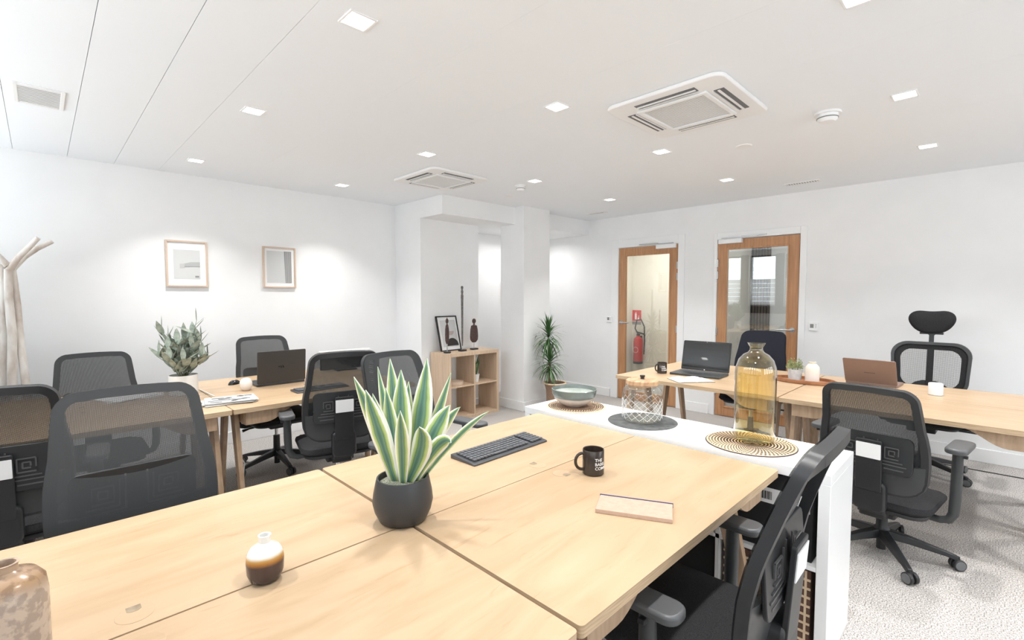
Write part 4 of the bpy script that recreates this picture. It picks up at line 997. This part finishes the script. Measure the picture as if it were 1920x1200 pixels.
t = thing('paper_sheets', 'loose white papers left of the sage-leaved plant, behind the big mesh chair', 'papers', (.41, 4.04, D), R(12))
for i in range(4): obj('sheet', bx(-.15, .15, -.105, .105, .0006+.0022*i, .002+.0022*i), 'paper', t, rot=(0, 0, R(6*i)))
t = thing('monitor', 'dark desktop screen with a white top edge, seen above the tagged mesh chair', 'monitor', (2.0-.02, 4.18, D), R(-4))
obj('display', bx(-.225, .225, -.012, .012, .015, .175), 'black2', t, bevel=.002); obj('screen', bx(-.218, .218, -.014, -.012, .02, .155), 'screen', t)
obj('white_bezel', bx(-.232, .232, -.018, .016, .160, .185), 'white', t, bevel=.002); obj('stand', bx(-.09, .09, -.05, .06, 0, .015), 'black', t, bevel=.003)
# cables
o = obj('power_cable', tube([(.87,3.44,.60),(.875,3.45,.42),(.94,3.5,.30),(.93,3.5,.22),(.89,3.48,.12),(.86,3.46,.02),(.95,3.6,.006),(1.2,3.75,.006)], .004, 8), 'white'); tag(o, 'white power cable hanging behind the legs of the back left desk', 'cable')
o = obj('floor_cable', tube([(5.37,.9,.005),(5.36,.35,.005),(5.37,.0,.005),(5.385,-.5,.005),(5.38,-1.2,.005)], .004, 6), 'black'); tag(o, 'thin black cable running along the carpet below the right wall', 'cable')

# ================================================================== COAT STAND
t = thing('branch_coat_stand', 'whitewashed tree-branch coat stand against the left wall', 'coat stand', (-.12, 4.72, 0))
def br(p, r_, nm='branch'): return obj(nm, tube(p, r_, 10), 'branch', t)
br([(.075,-.12,0),(.055,-.08,.45),(.035,-.05,.80),(.018,-.02,1.10),(.012,0,1.35),(-.002,0,1.62)], [.026,.025,.024,.022,.021,.018])
br([(-.03,-.14,0),(-.035,-.10,.5),(-.030,-.06,.85),(-.018,-.04,1.15),(-.026,-.03,1.40),(-.022,-.03,1.60)], [.028,.027,.026,.025,.024,.021])
br([(-.15,.02,0),(-.10,.0,.5),(-.07,0,.95),(-.055,.01,1.3),(-.050,.01,1.63)], [.026,.024,.022,.020,.018])
br([(-.022,-.03,1.585),(.03,-.05,1.68),(.075,-.07,1.74),(.13,-.10,1.815)], [.020,.018,.017,.015])
br([(-.002,0,1.60),(.06,.02,1.69),(.12,.04,1.75),(.20,.07,1.81)], [.018,.017,.017,.016])
br([(.0,.02,1.62),(.05,.05,1.72),(.10,.09,1.79)], [.015,.014,.012])
br([(-.022,-.03,1.62),(-.06,-.02,1.68),(-.11,-.02,1.74),(-.19,-.03,1.80)], [.020,.018,.017,.015])
br([(-.05,.01,1.60),(-.09,.03,1.64),(-.17,.06,1.68)], [.017,.015,.013])

# ================================================================== CUBE SHELF
SX0, SX1, SY0, SY1, SH = 3.205, 3.972, 4.245, 4.635-.05, .77
t = thing('cube_shelf', 'light oak four-compartment cube shelf by the column', 'shelf', ((SX0+SX1)/2, (SY0+SY1)/2, 0))
ww, dd = SX1-SX0, SY1-SY0; k = .038
obj('top_board', bx(-ww/2, ww/2, -dd/2, dd/2, SH-k, SH), 'shelf', t, bevel=.001); obj('base_board', bx(-ww/2, ww/2, -dd/2, dd/2, 0, k), 'shelf', t, bevel=.001)
for s in (-1, 1): obj('side_board', bx(s*ww/2-k*(s > 0), s*ww/2+k*(s < 0), -dd/2, dd/2, k, SH-k), 'shelf', t, bevel=.001)
obj('divider', bx(-.008, .008, -dd/2+.002, dd/2-.002, k, SH-k), 'shelf', t)
for s in (-1, 1): obj('shelf_board', bx(.008 if s > 0 else -ww/2+k, ww/2-k if s > 0 else -.008, -dd/2+.002, dd/2-.002, SH/2-.008, SH/2+.008), 'shelf', t)
ym = SY0+.17
# leaning framed print
t = thing('leaning_print', 'black-framed abstract print leaning on top of the cube shelf', 'picture', (3.435, ym+.08, SH), R(2))
t.rotation_euler = (R(-14), 0, R(3))
w_, h_, b = .31, .42, .013; bm = NB()
for s in (-1, 1): bx(s*w_/2-b*(s > 0), s*w_/2+b*(s < 0), -.015, .005, .004, h_, bm)
bx(-w_/2+b, w_/2-b, -.015, .005, .004, b, bm); bx(-w_/2+b, w_/2-b, -.015, .005, h_-b, h_, bm)
obj('frame', bm, 'ink', t); obj('mount', bx(-w_/2+b, w_/2-b, -.006, 0, b, h_-b), 'paper', t); obj('print', bx(-w_/2+.05, w_/2-.03, -.0075, -.006, .05, h_-.05), 'artgrey', t)
arc = lambda cx, cz, r_, a0, a1: [(cx+r_*math.cos(R(a0+(a1-a0)*k/12)), cz+r_*math.sin(R(a0+(a1-a0)*k/12))) for k in range(13)]
obj('painted_hill', prism(arc(.035,.06,.092,0,180), 0, .001, TR(0,-.0078,0) @ RX(90)), 'artdark', t)
obj('painted_bowl', prism(arc(.03,.235,.05,180,360), 0, .001, TR(0,-.0078,0) @ RX(90)), 'artpink', t)
def sculpture(name, label, x, y, prof, m, rod, z0, basew=.075, sq=.45, cyl=True):
    t = thing(name, label, 'sculpture', (x, y, SH))
    if cyl: obj('plinth', lathe([(0,0),(basew/2,0),(basew/2,.016),(0,.016)], 28), 'black', t, bevel=.002)
    else: obj('plinth', addbox(NB(), (0,0,.009), (basew,.06,.018)), 'black', t, bevel=.002)
    obj('rod', tube([(0,0,.014),(0,0,z0+.02)], rod, 8), 'steel', t)
    obj('figure', lathe([(r_, z0+z) for r_, z in prof], 24, sq=sq), m, t); return t
sculpture('wooden_figure', 'slim dark carved figure on a round base in front of the leaning print', 3.275, ym-.055, [(0,0),(.012,.003),(.025,.04),(.028,.10),(.026,.17),(.018,.215),(.010,.225),(.009,.238),(.018,.245),(.021,.262),(.017,.282),(.006,.292),(.004,.302),(0,.304)], 'sculpt', .006, .10, .085)
sculpture('wooden_figure', 'tall thin grey carved staff figure right of the leaning print', 3.515, ym-.03, [(0,0),(.006,.003),(.010,.06),(.012,.30),(.014,.52),(.016,.58),(.015,.60),(.010,.61),(.014,.625),(.015,.645),(.010,.655),(.012,.668),(.016,.685),(.013,.70),(0,.705)], 'sculptg', .003, .06, .085, 1.0, False)
sculpture('wooden_figure', 'broad oval dark wooden figure with a round head on a black base', 3.72, ym, [(0,0),(.03,.004),(.058,.035),(.063,.075),(.056,.16),(.044,.205),(.020,.212),(.012,.222),(.014,.232),(.026,.245),(.029,.262),(.024,.280),(.010,.289),(0,.29)], 'sculpt', .003, .085, .085, .35, False)
t = thing('round_wooden_dish', 'round beech dish in the upper left compartment of the cube shelf', 'dish', (3.385, SY0+.14, SH/2+.008))
obj('dish_body', lathe([(0,0),(.105,0),(.110,.004),(.110,.040),(.104,.040),(.103,.012),(0,.011)], 48), 'lightwood', t); obj('dish_lid', lathe([(0,.030),(.101,.030),(.101,.035),(0,.035)], 40), 'lightwood', t)
t = thing('potted_aloe', 'small aloe in a white pot in the upper right compartment of the cube shelf', 'potted plant', (3.675, SY0+.09, SH/2+.008))
obj('pot', lathe([(0,0),(.033,0),(.045,.088),(.047,.094),(.041,.094),(.036,.080),(0,.078)], 28), 'wpot', t)
random.seed(8)
for i in range(15):
    a = i*2.4; l_ = random.uniform(.03, .095); o = obj('leaf', blade((.012*math.cos(a), .012*math.sin(a), .075), (l_*math.cos(a), l_*math.sin(a), random.uniform(.22, .318)), .030, (0,0,.0), Vector((math.cos(a), math.sin(a), .3)), .5, 6), 'leafa', t)
    o.modifiers.new('s', 'SOLIDIFY').thickness = .003

# ================================================================== DRACAENA IN BASKET
t = thing('dracaena', 'dracaena with two tufts of thin drooping leaves in a wicker basket beside the column', 'potted plant', (4.50, 3.80, 0))
obj('basket', lathe([(0,0),(.105,0),(.11,.01),(.102,.14),(.108,.26),(.13,.335),(.136,.345),(.126,.345),(.12,.32),(.115,.30)], 40), 'wicker', t)
obj('basket_rim', lathe([(.126,.341),(.136,.334),(.146,.342),(.138,.354),(.128,.352),(.126,.341)], 40), 'mat_rattan', t)
obj('soil', lathe([(0,.328),(.121,.322)], 28), 'soil', t)
obj('trunk', tube([(-.04,.03,.31),(-.06,.05,.44),(-.045,.04,.60),(-.065,.06,.74),(-.06,.055,.90)], [.018,.016,.013,.011,.008], 8), 'bark', t)
obj('trunk', tube([(.0,-.01,.31),(-.03,.02,.42),(-.05,.04,.54)], [.016,.012,.008], 8), 'bark', t)
random.seed(21)
def strap_leaf(bm, base, az, el, L_, droop, w_=.009):
    n = 7; d = Vector((math.cos(az)*math.cos(el), math.sin(az)*math.cos(el), math.sin(el))); sd = Vector((-math.sin(az), math.cos(az), 0)); p = Vector(base); rows = []; v = d.copy()
    for i in range(n+1):
        s = i/n; ww_ = w_*(1-s**2)*.5*(1 if s > .1 else .7)+.0005; rows.append((bm.verts.new(p-sd*ww_), bm.verts.new(p+sd*ww_))); p = p+v*(L_/n); v = (v+Vector((0,0,-droop/n))).normalized()
    for i in range(n): f = bm.faces.new((rows[i][0], rows[i][1], rows[i+1][1], rows[i+1][0])); f.smooth = True
for base, cnt, ht in (((-.06,.055,.90), 95, .36), ((-.05,.04,.56), 95, .38)):
    bm = NB()
    for i in range(cnt):
        f = i/cnt; az = i*2.399+random.uniform(-.2,.2); el = R(-35+120*f+random.uniform(-8,8)); el = min(el, R(86))
        strap_leaf(bm, Vector(base)+Vector((0,0,-.05+.14*f)), az, el, random.uniform(.22,.32)*(1.0 if f < .8 else .8), 1.9*(1-f*.75), .019)
    for v in bm.verts: v.co.y = min(v.co.y, .215)
    o = obj('foliage', bm, 'leafd', t); o['kind'] = 'stuff'

# ================================================================== CORRIDOR: extinguisher and sign
t = thing('fire_extinguisher', 'red fire extinguisher seen through the glass of the first door', 'fire extinguisher', (7.268, 4.28, .28))
obj('cylinder', lathe([(0,0),(.075,0),(.08,.01),(.08,.36),(.07,.41),(.03,.44),(.025,.46),(0,.46)], 28), 'red', t)
obj('valve', lathe([(0,.46),(.03,.46),(.03,.49),(0,.49)], 16), 'black', t); obj('grip', addbox(NB(), (0,-.04,.505), (.03,.16,.02), RX(12)), 'black', t, bevel=.003)
obj('hose', tube([(0,.0,.48),(-.02,.05,.58),(-.02,.02,.72),(-.02,-.06,.74),(-.03,-.13,.62),(-.03,-.14,.40),(-.03,-.13,.15)], .011, 8), 'black', t)
obj('base_ring', lathe([(0,-.02),(.081,-.02),(.081,.02),(0,.02)], 24), 'black', t); obj('wall_bracket', bx(.06, .082, -.03, .03, .25, .45), 'black', t); obj('wall_bracket', bx(.03, .082, -.04, .04, -.03, .0), 'black', t)
obj('round_label', lathe([(.045,0),(.05,0),(.05,.001),(.045,.001)], 20), 'paper', t, loc=(-.081, -.0, .22), rot=(0, R(-90), 0))
t = thing('extinguisher_sign', 'small red and white fire extinguisher sign on the corridor wall', 'sign', (7.35, 4.36, 1.02))
obj('red_panel', bx(-.004, 0, -.085, .085, -.035, .15), 'signred', t); obj('grey_panel', bx(-.004, 0, -.085, .085, -.10, -.045), 'grey', t)
bm = NB(); bx(-.006,-.004,.0,.035,-.01,.09,bm); bx(-.006,-.004,.01,.022,.09,.115,bm); bx(-.006,-.004,-.05,-.02,-.01,.02,bm); bx(-.006,-.004,-.045,-.035,.02,.06,bm); obj('pictogram', bm, 'paper', t)
